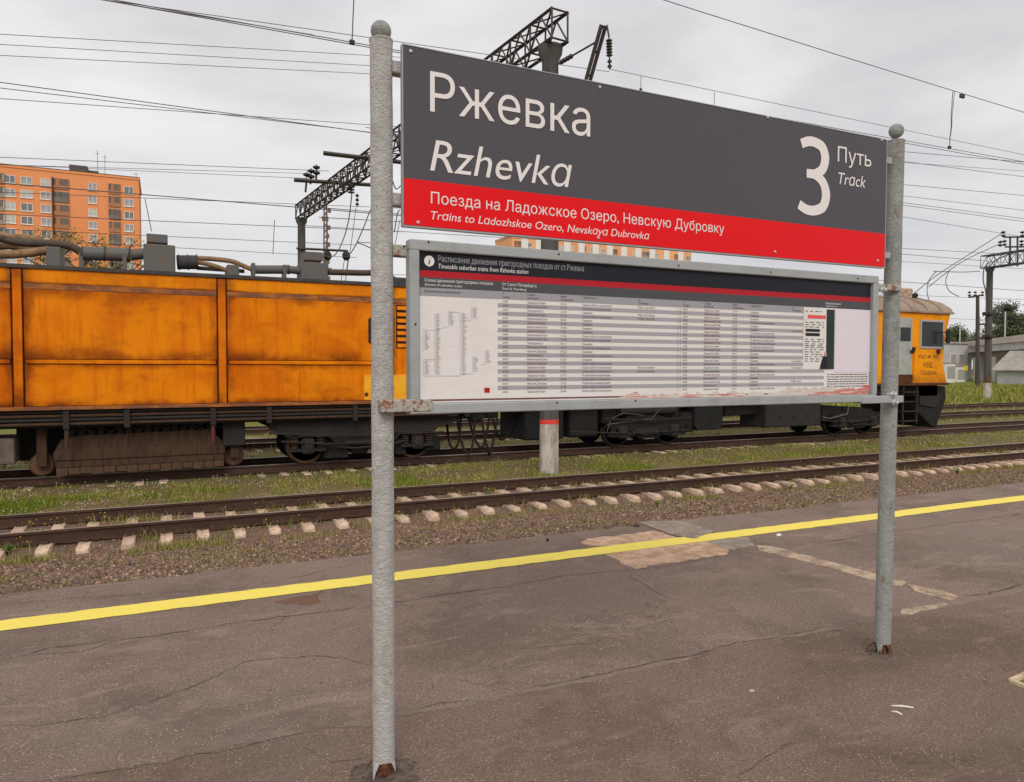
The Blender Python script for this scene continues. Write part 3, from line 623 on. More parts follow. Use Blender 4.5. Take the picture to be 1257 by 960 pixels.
TL = ['nearest rusty track with pale concrete sleeper ends, beside the platform', 'track under the orange train, sleepers buried in turf', 'rusty track just behind the orange train', 'farthest visible track, half lost in grass behind the train']
for ti, yc in enumerate(TRACKS):
    t = thing('railway_track', (0, yc, Z_SLEEP), TL[ti], 'track', 'tracks of the station yard')
    for s in (-.797, .797):
        ro = MB().prismx(rail_prof(yc+s, Z_RAIL), -60, 420).build('rail', 'rail', t)
        MB().add([(-60, yc+s-.0355, Z_RAIL+.003), (420, yc+s-.0355, Z_RAIL+.003), (420, yc+s+.0355, Z_RAIL+.003), (-60, yc+s+.0355, Z_RAIL+.003)], [(0, 1, 2, 3)]).build('running_surface', 'rail_top', ro)
    sm, cm_ = sleeper_mesh(yc), clip_mesh(yc)
    X0 = -1.63-.543*12; n = {0: 100, 1: 70, 2: 40, 3: 20}[ti]
    for i in range(n):
        o = link('sleeper', sm, 'sleeper', t); o.location.x = X0+i*.543+random.uniform(-.02, .02); o.location.z = random.uniform(-.02, .022)-(.035 if ti else 0)
        o.rotation_euler.z = random.uniform(-.0015, .0015)
    if ti == 0:
        mb = MB(); v0 = [tuple(v.co) for v in sm.vertices]; f0 = [tuple(p.vertices) for p in sm.polygons]
        for i in range(n, n+260): mb.add([(a+X0+i*.543, b, c) for a, b, c in v0], f0)
        tag(mb.build('far_sleepers', 'sleeper', t), kind='stuff')
        mb = MB(); v0 = [tuple(v.co) for v in cm_.vertices]; f0 = [tuple(p.vertices) for p in cm_.polygons]
        for i in range(90): mb.add([(a+X0+i*.543, b, c) for a, b, c in v0], f0)
        tag(mb.build('fastenings', 'rail', t), kind='stuff')

# ------------------------------------------------------------------ sign posts
def sign_post(base, top, ball_z, label, seed, cr_=1.0, pm='post'):
    r = random.Random(seed); t = thing('sign_post', base, label, 'post', 'painted posts carrying the station sign')
    n, rows = 40, 76; R0 = .0465; z0 = .075; vs = []; F = []
    ax = Vector(top)-Vector(base)
    for i in range(rows+1):
        u = i/rows; z = z0+(ax.z-z0)*u; c = Vector(base)+ax*(z/ax.z)
        for k in range(n):
            a = 2*math.pi*k/n; d = Vector((math.cos(a), math.sin(a), 0))
            q = (d.x*1.6, d.y*1.6, z*9+seed)
            rr = R0+.0017*noise.noise((q[0]*1.2, q[1]*1.2, q[2]*.6))+.0012*noise.noise((d.x*4, d.y*4, z*40))
            if i == rows: rr += .002
            vs.append(c+d*rr)
    for i in range(rows):
        for k in range(n): F.append((i*n+k, i*n+(k+1) % n, (i+1)*n+(k+1) % n, (i+1)*n+k))
    F.append(tuple(range(rows*n, rows*n+n)))
    MB().add(vs, F).build('pipe', pm, t, True)
    # rim and ball
    MB().lathe([(.046, -.006), (.0495, -.004), (.0495, .004), (.04, .008)], top, n=32).build('rim', pm, t, True)
    prof = [(max(.002, .0425*math.sin(math.pi*j/14)), -.0425*math.cos(math.pi*j/14)) for j in range(15)]
    MB().lathe(prof, (top[0], top[1], ball_z), n=28).build('ball_cap', 'post_worn', t, True)
    # torn lower edge: pointed strips of pipe flared outwards over a dark hollow
    for j in range(8):
        a0 = 2*math.pi*j/8+r.uniform(-.3, .3); w = r.uniform(.18, .55); L = r.uniform(.03, .085); fl = r.uniform(.0, .05)
        pts = []
        for s in (-w, 0, w):
            a = a0+s; pts.append(Vector(base)+Vector((math.cos(a)*R0, math.sin(a)*R0, z0+.004)))
        tip = Vector(base)+Vector((math.cos(a0)*(R0+fl), math.sin(a0)*(R0+fl), max(.001, z0-L)))
        mid = [p.lerp(tip, .5)+Vector((math.cos(a0), math.sin(a0), 0))*.002 for p in pts]
        inn = Vector((math.cos(a0), math.sin(a0), 0))*-.004
        V = pts+[mid[0].lerp(mid[1], .25), mid[2].lerp(mid[1], .25), tip]; V += [p+inn for p in V]
        MB().add(V, [(0, 1, 3), (1, 4, 3), (1, 2, 4), (3, 4, 5), (6, 9, 7), (7, 9, 10), (7, 10, 8), (9, 11, 10), (0, 3, 9, 6), (3, 5, 11, 9), (5, 4, 10, 11), (4, 2, 8, 10)]).build('torn_strip', pm if j % 3 else 'torn', t)
    MB().lathe([(.034, -.02), (.036, .02), (.03, .09)], base, n=16).build('rusted_core', 'torn', t)
    # earth piled round the foot
    vs = [(base[0], base[1], .016)]; n = 26
    for ring, (rr, zz) in enumerate(((.055, .013), (.055+.05*cr_, .008), (.055+.1*cr_, .0015))):
        for k in range(n):
            a = 2*math.pi*k/n; q = rr*(1+.35*noise.noise((math.cos(a)*1.5+seed, math.sin(a)*1.5, 2)))
            vs.append((base[0]+q*math.cos(a), base[1]+q*math.sin(a), zz+(.005*noise.noise((a*3, ring, seed)) if ring < 2 else 0)))
    F = [(0, 1+k, 1+(k+1) % n) for k in range(n)]+[(1+g*n+k, 1+(g+1)*n+k, 1+(g+1)*n+(k+1) % n, 1+g*n+(k+1) % n) for g in range(2) for k in range(n)]
    MB().add(vs, F).build('earth_collar', 'earth', t, True)
    return t
D_POST = 3.014
pL = (.831, D_POST, 0); pR = (3.945, D_POST, 0)
topL = (.831, D_POST, P(466, 50, D_POST).z); topR = (3.985, D_POST, P(1096, 173, D_POST).z)
sign_post(pL, topL, P(466, 38, D_POST).z, 'lumpy grey painted steel post with ball cap, taller looking one on the left', 1)
sign_post(pR, topR, P(1096, 160, D_POST).z, 'lumpy grey painted steel post with ball cap at the right end of sign', 2, .35, 'post_worn')

# ------------------------------------------------------------------ station name sign
DS = 2.945                                                  # front face of the panel
sx0, sx1 = P(495, 170, DS).x, P(1087, 250, DS).x
sz1 = (P(495, 60, DS).z+P(1087, 168, DS).z)/2; sz0 = (P(495, 278, DS).z+P(1087, 327, DS).z)/2
szr = (P(495, 223, DS).z+P(1087, 284, DS).z)/2
sign = thing('station_name_sign', ((sx0+sx1)/2, DS, sz0), 'large grey and red station name panel reading Rzhevka, between two posts', 'sign')
MB().cbox(sx0, sx1, DS, DS+.022, sz0, sz1, .002).build('panel', 'sign_grey', sign)
MB().quadxz(sx0+.002, sx1-.002, sz0+.002, szr, DS-.0012).build('red_band', 'sign_red', sign)
mb = MB(); e = .005
for b in ((sx0-.004, sx0+.0, sz0-.004, sz1+.004), (sx1, sx1+.004, sz0-.004, sz1+.004), (sx0, sx1, sz1, sz1+.004), (sx0, sx1, sz0-.006, sz0)):
    mb.box(b[0], b[1], DS-.002, DS+.024, b[2], b[3])
mb.build('edge_trim', 'frame', sign)
def put(name, body, a, b, c, mat, par, D, shear=0.0, capch=None, res=4):
    """a: baseline start, b: top of first capital, c: baseline end, all in photograph pixels"""
    A, B, Cc = P(*a, D), P(*b, D), P(*c, D); mb = MB()
    letters(mb, body, A.x, A.z, Cc.x, A.z+(Cc.z-A.z)*0, B.z-A.z, D, shear, capch, res); return mb.build(name, mat, par)
DL = DS-.0025
put('lettering', 'Ржевка', (528, 136.5), (528, 87), (724.5, 166), 'letter_white', sign, DL)
put('lettering', 'Rzhevkɑ', (528, 209), (528, 171), (702, 228), 'letter_white', sign, DL, .2)
put('lettering', 'Поезда на Ладожское Озеро, Невскую Дубровку', (529, 249.5), (529, 235), (889, 281), 'letter_white', sign, DL)
put('lettering', 'Trɑins to Lɑdozhskoe Ozero, Nevskɑyɑ Dubrovkɑ', (529, 269), (529, 259), (797, 292), 'letter_white', sign, DL, .2)
put('lettering', 'Путь', (1028.3, 198), (1028.3, 179), (1069.5, 203), 'letter_white', sign, DL)
put('lettering', 'Trɑck', (1029, 225.5), (1029, 211.4), (1062.6, 229.3), 'letter_white', sign, DL, .2)
A, B = P(978.5, 262, DL), P(1019.8, 171.5, DL); z3, h3, x3, w3 = A.z, P(1010, 171, DL).z-P(1010, 263.5, DL).z, A.x, B.x-A.x; z3 = P(1000, 263, DL).z
def ribbon(pts, ws, y):
    out = []
    for i in range(len(pts)-1):
        q = [Vector(pts[max(0, min(len(pts)-1, j))]) for j in (i-1, i, i+1, i+2)]
        for k in range(8):
            t = k/8; out.append((.5*((2*q[1])+(q[2]-q[0])*t+(2*q[0]-5*q[1]+4*q[2]-q[3])*t*t+(3*q[1]-q[0]-3*q[2]+q[3])*t**3), ws[i]+(ws[i+1]-ws[i])*t))
    out.append((Vector(pts[-1]), ws[-1])); vs = []
    for i, (p, w) in enumerate(out):
        d = (out[min(i+1, len(out)-1)][0]-out[max(i-1, 0)][0]).normalized(); n = Vector((-d.y, d.x)); a_, b_ = p+n*w/2, p-n*w/2; vs += [(a_.x, y, a_.y), (b_.x, y, b_.y)]
    return MB().add(vs, [(2*i, 2*i+1, 2*i+3, 2*i+2) for i in range(len(out)-1)])
U = lambda u, v: (x3+u*w3, z3+v*h3)
mb = ribbon([U(.10, .90), U(.30, .945), U(.50, .95), U(.74, .90), U(.835, .76), U(.75, .61), U(.52, .535), U(.27, .525)], [.05, .052, .053, .058, .062, .056, .048, .047], DL)
m2_ = ribbon([U(.27, .525), U(.52, .52), U(.77, .44), U(.875, .28), U(.79, .12), U(.54, .05), U(.28, .05), U(.05, .105)], [.047, .048, .056, .064, .058, .053, .052, .05], DL-.0003); mb.add(m2_.v, m2_.f)
mb.build('track_number', 'letter_white', sign)
mb_r = []
for x, y in ((504, 63), (736, 107), (942, 144), (1082, 172), (513, 273), (734, 292), (951, 309), (1077, 320)):
    q = P(x, y, DS); MB().lathe([(.001, -.0065), (.006, -.0055), (.008, 0)], (q.x, DS-.0002, q.z), 'y', 10).build('rivet', 'rivet', sign, True)
# tubes that carry the panel
def arm(name, xa, xb, zc, w, par, mat='post', y=D_POST, d=.025):
    return MB().cbox(xa, xb, y-d, y+d, zc-w, zc+w, .004).build(name, mat, par, True)
for y_ in (85, 246):
    z = P(488, y_, D_POST).z; arm('mounting_arm', .87, sx0+.12, z, .026, sign)
for z_ in ((sz1-.1), (sz0+.08)):
    arm('mounting_rail', sx0+.1, 3.915, z_, .02, sign, 'frame', D_POST+.002, .035)

# ------------------------------------------------------------------ timetable case
DB = 2.93; DP = DB+.022
bx0, bx1 = P(503, 400, DB).x, P(1078, 420, DB).x
bz1 = (P(503, 290, DB).z+P(1078, 341, DB).z)/2; bz0 = (P(503, 503, DB).z+P(1088, 497, DB).z)/2
case = thing('timetable_case', ((bx0+bx1)/2, DB, bz0), 'long grey framed timetable case hanging below the station name panel', 'notice board')
fw = .044
fr = [(bx0, bx1, bz1-fw, bz1), (bx0, bx1, bz0, bz0+fw), (bx0, bx0+fw, bz0+fw, bz1-fw), (bx1-fw, bx1, bz0+fw, bz1-fw)]
for i, (a, b, c, d) in enumerate(fr): MB().cbox(a, b, DB, DB+.055, c, d, .004).build('frame_bar', 'frame', case, True)
ix0, ix1, iz0, iz1 = bx0+fw, bx1-fw, bz0+fw, bz1-fw; ih = iz1-iz0; iw = ix1-ix0
MB().box(ix0-.01, ix1+.01, DP+.002, DP+.024, iz0-.01, iz1+.01).build('back_sheet', 'frame', case)
sheet = MB().quadxz(ix0+.002, ix1-.002, iz0+.002, iz1-.002, DP).build('poster', 'paper', case)
zf = lambda f: iz1-f*ih                                   # fraction from the top of the poster
ux = lambda x: P(x, 400, DP).x                            # photograph column on the poster
def band(name, x0, x1, f0, f1, mat, off=.0012): return MB().quadxz(x0, x1, zf(f1), zf(f0), DP-off).build(name, mat, sheet)
band('header_band', ix0+.002, ix1-.002, .0, .125, 'print_dark'); band('red_stripe', ix0+.002, ix1-.002, .125, .168, 'print_red')
band('subheader_band', ix0+.002, ix1-.002, .168, .237, 'print_slate'); band('column_header_band', ix0+.002, ux(986), .237, .29, 'print_grey')
def words(items, mat, name='print', off=.0024, res=2):
    mb = MB()
    for body, xl, xr, f, h, shear in items: letters(mb, body, xl, zf(f), xr, zf(f), h*ih, DP-off, shear, 'П' if ord(body[0]) > 400 else 'T', res)
    return mb.build(name, mat, sheet)
words([('Расписание движения пригородных поездов от ст.Ржевка', ux(538), ux(716), .062, .042, 0)], 'print_grey', 'title_print')
words([('Timetable suburban trains from Rzhevka station', ux(538), ux(648), .106, .03, .2), ('Схема движения пригородных поездов', ux(521), ux(605), .197, .021, 0), ('Scheme of suburban trains', ux(521), ux(567), .225, .017, .2),
       ('От Санкт-Петербурга', ux(616), ux(658), .197, .021, 0), ('From St. Petersburg', ux(616), ux(646), .225, .017, .2), ('Информация', ux(1013), ux(1031), .205, .017, 0), ('Information', ux(1013), ux(1027), .226, .014, .2)], 'letter_white', 'subtitle_print')
# info roundel
q = Vector((ux(527), DP-.0014, zf(.062))); n = 24
MB().add([(q.x+.0225*math.cos(2*math.pi*k/n), q.y, q.z+.0225*math.sin(2*math.pi*k/n)) for k in range(n)], [tuple(range(n))]).build('info_roundel', 'letter_white', sheet)
mb = MB(); letters(mb, 'i', q.x-.005, q.z-.014, q.x+.006, q.z-.014, .026, DP-.0026, .2, 'T'); mb.build('info_letter', 'print_black', sheet)
# tables: stripes, rules and print
NR = 23; f0, f1 = .29, .945; tb = [(ux(611), ux(835)), (ux(835), ux(1012))]
mb = MB()
for i in range(NR):
    if i % 2:
        fa, fb = f0+(f1-f0)*i/NR, f0+(f1-f0)*(i+1)/NR
        mb.quadxz(tb[0][0], ux(986) if i < 17 else tb[1][1], zf(fb), zf(fa), DP-.001)
mb.build('row_stripes', 'print_stripe', sheet)
mb = MB()
for x in (ux(835), ux(832)): mb.quadxz(x, x+.0012, zf(f1), zf(f0), DP-.002)
mb.build('table_rule', 'print_ink', sheet)
dest = ['Мельничный Ручей', 'Невская Дубровка', 'Ладожское Озеро', 'Петрокрепость', 'Невская Дубровка', 'Мельничный Ручей', 'Ладожское Озеро']
when = ['Кроме субботы и воскресенья', 'Ежедневно', 'По рабочим и выходным дням', 'Ежедневно', 'Кроме субботы и воскресенья']
r = random.Random(5); it = []; hd = []; it2 = []
for c, (col, xs) in enumerate((((617, 647, 688, 715, 783), 0), ((838, 864, 899, 921, 972), 1))):
    for i in range(NR):
        f = f0+(f1-f0)*(i+.78)/NR; hh = .0155
        it.append((('60%02d' % r.randint(10, 99)), ux(col[0]), ux(col[0]+(6.5 if c == 0 else 5.5)), f, hh, 0))
        d = dest[r.randrange(7)]; (it2 if r.random() < .5 else it).append((d, ux(col[1]), ux(col[1]+len(d)*(1.5 if c == 0 else 1.25)), f, hh, 0))
        it.append(('%d.%02d' % (5+i*.8, r.randint(0, 59)), ux(col[2]), ux(col[2]+(7 if c == 0 else 5.5)), f, hh, 0))
        w = when[r.randrange(5)]; it.append((w, ux(col[3]), ux(col[3]+len(w)*(1.32 if c == 0 else 1.12)), f, hh, 0))
        if r.random() < .28 and (c == 0 or i < 99):
            w = 'Не останавливается'; (it if r.random() < .6 else it2).append((w[:r.randint(5, 18)], ux(col[4]), ux(col[4]+(20 if c == 0 else 12)), f, hh, 0))
    for k, (w1, w2) in enumerate((('№', 'поезда'), ('Станция', 'назначения'), ('Время', 'отправления'), ('Периодичность', ''), ('Не', 'остановки'))):
        k1 = 1.35 if c == 0 else 1.15
        hd.append((w1, ux(col[k]), ux(col[k]+len(w1)*k1), .258, .015, 0))
        if w2: hd.append((w2, ux(col[k]), ux(col[k]+len(w2)*k1), .281, .015, 0))
hd.append(('Всеволожское направление', ux(521), ux(565), .268, .018, 0))
words(hd, 'print_ink', 'column_print', .0026, 1); words(it, 'print_ink', 'row_print', .0026, 1); words(it2, 'print_maroon', 'row_print', .0026, 1)
# line diagram on the left sheet: thin lines with station ticks
mb = MB(); c6 = lambda x, y: (P(510+x/8, 380+y/8, DP-.0016).x, P(510+x/8, 380+y/8, DP-.0016).z)
def ln(x0, y0, x1, y1, w=.0007):
    a, b = Vector((c6(x0, y0)[0], 0, c6(x0, y0)[1])), Vector((c6(x1, y1)[0], 0, c6(x1, y1)[1])); d = (b-a).normalized(); s = Vector((-d.z, 0, d.x))*w
    yv = DP-.0016; mb.add([(a.x-s.x, yv, a.z-s.z), (b.x-s.x, yv, b.z-s.z), (b.x+s.x, yv, b.z+s.z), (a.x+s.x, yv, a.z+s.z)], [(0, 1, 2, 3)])
for L in ((190, 40, 190, 640), (325, 20, 325, 160), (325, 165, 200, 200), (440, 30, 440, 650), (325, 22, 440, 32), (550, -20, 550, 95), (440, 110, 545, 108), (75, 200, 75, 410), (75, 195, 185, 205), (80, 490, 80, 650), (80, 490, 190, 492), (80, 652, 440, 652), (440, 640, 560, 628), (560, 460, 560, 628), (640, 545, 685, 535), (685, 400, 685, 535)): ln(*L)
r = random.Random(9)
for X, ya, yb in ((200, 45, 640), (335, 25, 160), (455, 35, 645), (562, -20, 90), (90, 215, 400), (92, 505, 640), (570, 465, 610), (695, 405, 525)):
    y = ya
    while y < yb: ln(X, y, X+r.uniform(22, 52), y+1, .0009); y += 12.5
mb.build('line_diagram', 'print_stripe', sheet)
q = P(598, 479, DP); MB().quadxz(q.x-.014, q.x+.012, q.z-.011, q.z+.011, DP-.0015).build('red_emblem', 'print_red', sheet)
# advertisement, blank sheet, small print on the right
f = lambda v: v
ad = MB().quadxz(ux(986), ux(1024), zf(.775), zf(.245), DP-.0022).build('notice_sheet', 'paper', case)
MB().quadxz(ux(1014), ux(1024)-.001, zf(.772), zf(.25), DP-.0032).build('dark_panel', 'print_green', ad)
mb = MB(); mb.quadxz(ux(991), ux(1013), zf(.335), zf(.305), DP-.0032); mb.build('red_headline', 'print_pink', ad)
mb = MB()
for a, b in ((.425, .45), (.46, .487)): mb.quadxz(ux(988.5), ux(1006), zf(b), zf(a), DP-.0032)
mb.build('number_boxes', 'print_black', ad)
mb = MB(); r = random.Random(3)
for fy in (.27, .365, .385, .405, .51, .53, .55, .565, .58, .6, .62, .64, .66, .68, .7):
    x = 988.0
    while x < 1010: w = r.uniform(2, 6); mb.quadxz(ux(x), ux(min(x+w, 1011)), zf(fy+.007), zf(fy), DP-.003); x += w+r.uniform(1.2, 4)
mb.build('small_print', 'print_ink', ad)
mb = MB(); xs = [ux(v) for v in (1006, 1008.5, 1010.5, 1013.5, 1015.5, 1016)]; mb.add([(xs[0], DP-.0038, zf(.772)), (xs[5], DP-.0038, zf(.772)), (xs[4], DP-.0038, zf(.68)), (xs[3], DP-.0038, zf(.645)), (xs[2], DP-.0038, zf(.66)), (xs[1], DP-.0038, zf(.7))], [tuple(range(6))]); mb.build('printed_coat', 'print_black', ad)
mb = MB(); q = (ux(1013.2), zf(.64)); mb.add([(q[0]+.009*math.cos(k*.5236), DP-.0042, q[1]+.016*math.sin(k*.5236)) for k in range(12)], [tuple(range(12))]); mb.build('printed_face', 'print_skin', ad)
MB().quadxz(ux(1025), ux(1068), zf(.80), zf(.24), DP-.0018).build('blank_sheet', 'paper2', case)
mb = MB(); r = random.Random(4)
for i in range(6):
    fy = .815+i*.021; x = ux(1016); 
    while x < ux(1064): w = r.uniform(.01, .04); mb.quadxz(x, min(x+w, ux(1066)), zf(fy+.007), zf(fy), DP-.0016); x += w+.005
mb.build('fine_print', 'print_ink', sheet)
MB().quadxz(ux(1060), ux(1068), zf(.955), zf(.918), DP-.0016).build('red_emblem', 'print_pink', sheet)
# torn strip of older poster along the bottom
r = random.Random(6); top = []; x = ux(760)
while x < ix1-.003: top.append((x, .955+r.uniform(-.02, .025)-(.02 if x > ux(960) else -.008))); x += .025
vs = [(a, DP-.0034, zf(b)) for a, b in top]+[(a, DP-.0034, zf(.998)) for a, b in top]; k = len(top)
MB().add(vs, [(i+k, i+1+k, i+1, i) for i in range(k-1)]).build('torn_poster_edge', 'torn_print', case)
MB().quadxz(ix0+.003, ix1-.003, zf(.985), zf(.975), DP-.0028).build('red_rule', 'print_maroon', case)
# brackets, hinge, latch, rivets of the case
z = P(492, 309, D_POST).z; arm('mounting_arm', .87, bx0+.05, z, .024, case, 'rusty', D_POST-.01)
z = P(495, 497, D_POST).z; MB().cbox(.80, bx0+.1, DB-.004, DB+.07, z-.026, z+.026, .004).build('mounting_arm', 'rusty', case, True)
z = P(1075, 491, DB).z; MB().cbox(bx1-.13, pR[0]+.03, DB-.006, DB+.045, z-.02, z+.022, .004).build('mounting_arm', 'frame', case, True)
z = P(1085, 352, DB).z; MB().cbox(bx1-.02, pR[0]+.02, DB+.02, DB+.06, z-.016, z+.02, .004).build('mounting_arm', 'rusty', case, True)
for x, y in ((1084, 356), (1098, 494), (1096, 484)):
    q = P(x, y, DB-.01); MB().lathe([(.002, -.03), (.011, -.026), (.012, -.008), (.018, -.006), (.018, .0), (.008, .004), (.008, .03)], (q.x, DB-.005, q.z), 'y', 8).build('bolt', 'rivet', case)
q = P(1074, 408, DB); mb = MB(); mb.tube([(bx1+.012, DB+.03, q.z-.045), (bx1+.012, DB+.03, q.z+.045)], .006, 8); mb.cbox(bx1-.004, bx1+.014, DB+.01, DB+.035, q.z-.03, q.z+.03, .002); mb.build('latch', 'rusty', case)
for x, y in ((526, 297), (686, 312), (833, 326), (946, 334), (1053, 342), (510, 398), (684, 494), (780, 492)):
    q = P(x, y, DB); MB().lathe([(.001, -.004), (.004, -.003), (.005, 0)], (q.x, DB-.0003, q.z), 'y', 8).build('rivet', 'torn', case)

# ------------------------------------------------------------------ orange grinding train
YS, YF, YC = 18.36, 21.52, 19.94                            # near side, far side, centre line
Zp = lambda x, y, D=YS: P(x, y, D).z
Xp = lambda x, D=YS, y=450: P(x, y, D).x
ZB, ZT = .87, 3.86
wagon = thing('grinding_wagon', (0, YC, Z_RAIL), 'orange panelled rail grinding wagon with grey roof ducts, on the left', 'rail wagon')
WX0, WX1 = -10.5, 7.5
MB().box(WX0, WX1, YS+.06, YF-.06, ZB, ZT-.02).build('body_shell', 'seam_dark', wagon)
zt1, zb1 = Zp(140, 352), Zp(140, 359)                       # grime band under the top strip
zr1, zr0 = Zp(140, 442), Zp(140, 447)
bays = [(-10.4, -6.77), (-6.77, -2.76), (-2.76, 1.246), (1.246, 5.25), (5.25, 7.45)]
for i, (a, b) in enumerate(bays):
    g = .115
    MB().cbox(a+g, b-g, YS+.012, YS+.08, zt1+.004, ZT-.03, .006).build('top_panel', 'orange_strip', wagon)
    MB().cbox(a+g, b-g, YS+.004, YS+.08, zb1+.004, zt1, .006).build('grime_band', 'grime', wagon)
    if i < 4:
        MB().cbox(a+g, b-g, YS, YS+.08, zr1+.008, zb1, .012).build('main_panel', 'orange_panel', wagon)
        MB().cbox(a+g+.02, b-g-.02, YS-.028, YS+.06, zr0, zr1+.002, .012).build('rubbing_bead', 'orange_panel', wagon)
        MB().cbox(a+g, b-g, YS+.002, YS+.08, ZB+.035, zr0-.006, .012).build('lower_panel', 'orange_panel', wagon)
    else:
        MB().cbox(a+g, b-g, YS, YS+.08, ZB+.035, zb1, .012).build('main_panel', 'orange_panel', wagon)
    MB().cbox(b-.085, b+.085, YS-.006, YS+.07, ZB+.02, ZT-.06, .012).build('pilaster', 'orange_panel', wagon)
    MB().box(b-.12, b+.12, YS+.03, YS+.2, ZT-.16, ZT+.04).build('roof_clamp', 'roof_dark', wagon)
MB().cbox(WX0, WX1, YS-.02, YS+.05, ZB-.05, ZB+.03, .008).build('bottom_sill', 'grime', wagon)
a, b = P(447, 460, YS-.01), P(500, 490, YS-.01); MB().box(a.x, b.x, YS-.012, YS+.04, b.z, a.z).build('yellow_patch', 'yellow_patch', wagon)
q = P(452, 484, YS); MB().lathe([(.02, -.03), (.05, -.03), (.05, 0)], (q.x-.05, YS, q.z), 'y', 14).build('filler_cap', 'red_paint', wagon)
q = P(455, 406, YS); MB().cbox(q.x-.06, q.x+.1, YS-.03, YS+.02, q.z-.32, q.z+.32, .03).build('hand_grip', 'under_dark', wagon)
# louvre
a, b = P(486, 374, YS), P(503.5, 428, YS); lx0, lx1, lz1, lz0 = a.x, a.x+.75, a.z, b.z
MB().box(lx0, lx1, YS-.004, YS+.01, lz0, lz1).build('louvre_recess', 'under_black', wagon)
for k in range(7):
    z = lz0+(lz1-lz0)*(k+.5)/7; MB().prismx([(YS-.035, z-.05), (YS-.006, z+.045), (YS-.002, z+.03), (YS-.028, z-.06)], lx0+.02, lx1-.02).build('louvre_slat', 'orange_panel', wagon)
# roof
MB().prismx([(YS-.03, ZT-.03), (YS-.03, ZT+.05), (YS+.5, ZT+.075), (YF-.5, ZT+.075), (YF+.03, ZT+.05), (YF+.03, ZT-.03)], WX0, WX1).build('roof', 'roof_dark', wagon)
YR = 19.2
def duct_box(px0, px1, py0, cap_px, mat='roof_grey'):
    x0, x1 = Xp(px0, YR), Xp(px1, YR); zt = P((px0+px1)/2, py0, YR).z
    b = MB().cbox(x0, x1, YR, YR+.75, ZT+.06, zt, .02).build('duct_box', mat, wagon)
    if cap_px:
        cx0, cx1 = Xp(cap_px[0], YR), Xp(cap_px[1], YR); c0, c1 = P(cap_px[0], cap_px[3], YR).z, P(cap_px[0], cap_px[2], YR).z
        mb = MB(); mb.cbox(cx0+.07, cx1-.07, YR+.12, YR+.62, zt-.01, c0+.01, .01); mb.cbox(cx0, cx1, YR+.05, YR+.7, c0, c1, .015); mb.build('rain_cap', mat, b)
    return b
duct_box(178, 217, 300, (182, 208, 286, 297)); duct_box(371, 403, 322, (376, 398, 308, 319)); duct_box(59, 77, 303, None); duct_box(280, 295, 325, None)
duct_box(-90, -55, 292, (-86, -60, 276, 288))
def pipe(px, r, mat, name, D=YR+.35, n=12, extra=None):
    pts = [P(a, b, D) for a, b in px]; out = []
    for i in range(len(pts)-1):
        p0, p1, p2, p3 = pts[max(0, i-1)], pts[i], pts[i+1], pts[min(len(pts)-1, i+2)]
        for k in range(5):
            t = k/5; out.append(.5*((2*p1)+(p2-p0)*t+(2*p0-5*p1+4*p2-p3)*t*t+(3*p1-p0-3*p2+p3)*t**3))
    out.append(pts[-1]); return MB().tube(out, r, n).build(name, mat, wagon, True)
pipe([(100, 311), (160, 313)], .155, 'roof_grey', 'duct_pipe'); pipe([(160, 313), (180, 311)], [.155]+[.13]*4+[.075], 'roof_grey', 'duct_reducer')
for q_ in (100, 128, 158, 309, 353, 219, 230, 241): pipe([(q_, 311 if q_ < 200 else (322 if q_ < 260 else 331)), (q_+1.6, 311.2 if q_ < 200 else (322 if q_ < 260 else 331))], .175 if q_ < 200 else (.19 if q_ < 260 else .125), 'roof_dark', 'pipe_flange')
pipe([(217, 322), (243, 322)], .17, 'roof_dark', 'fan_drum', n=18)
pipe([(308, 331), (356, 331)], .11, 'roof_grey', 'duct_pipe'); pipe([(356, 331), (373, 333)], .1, 'roof_grey', 'duct_pipe')
pipe([(-60, 282), (-20, 287), (20, 297), (60, 299), (85, 302), (100, 310)], .085, 'hose_dark', 'hose')
pipe([(-60, 280), (-20, 284), (10, 291), (40, 293), (60, 300)], .085, 'hose', 'hose', YR+.6)
pipe([(-60, 304), (0, 312), (30, 311), (60, 307)], .095, 'hose', 'hose', YR+.15); pipe([(-60, 312), (0, 303), (22, 304), (58, 308)], .07, 'hose', 'hose', YR+.75)
pipe([(243, 317), (262, 318), (285, 321), (300, 327), (310, 331)], .06, 'hose', 'hose'); pipe([(243, 322), (262, 326), (278, 332)], .055, 'hose', 'hose', YR+.1)
pipe([(243, 329), (270, 331), (300, 333)], .05, 'hose_dark', 'hose', YR+.55)
for q_ in (102, 155, 312, 350): x = Xp(q_, YR+.3); MB().box(x-.04, x+.04, YR+.2, YR+.5, ZT+.05, ZT+.5).build('pipe_bracket', 'roof_grey', wagon)
pipe([(403, 334), (440, 335), (470, 336), (490, 346), (504, 346)], .08, 'hose_dark', 'hose')
q = P(493, 346, YR); MB().cbox(q.x-.2, q.x+.6, YR, YR+.7, ZT+.05, q.z+.12, .03).build('duct_box', 'roof_dark', wagon)
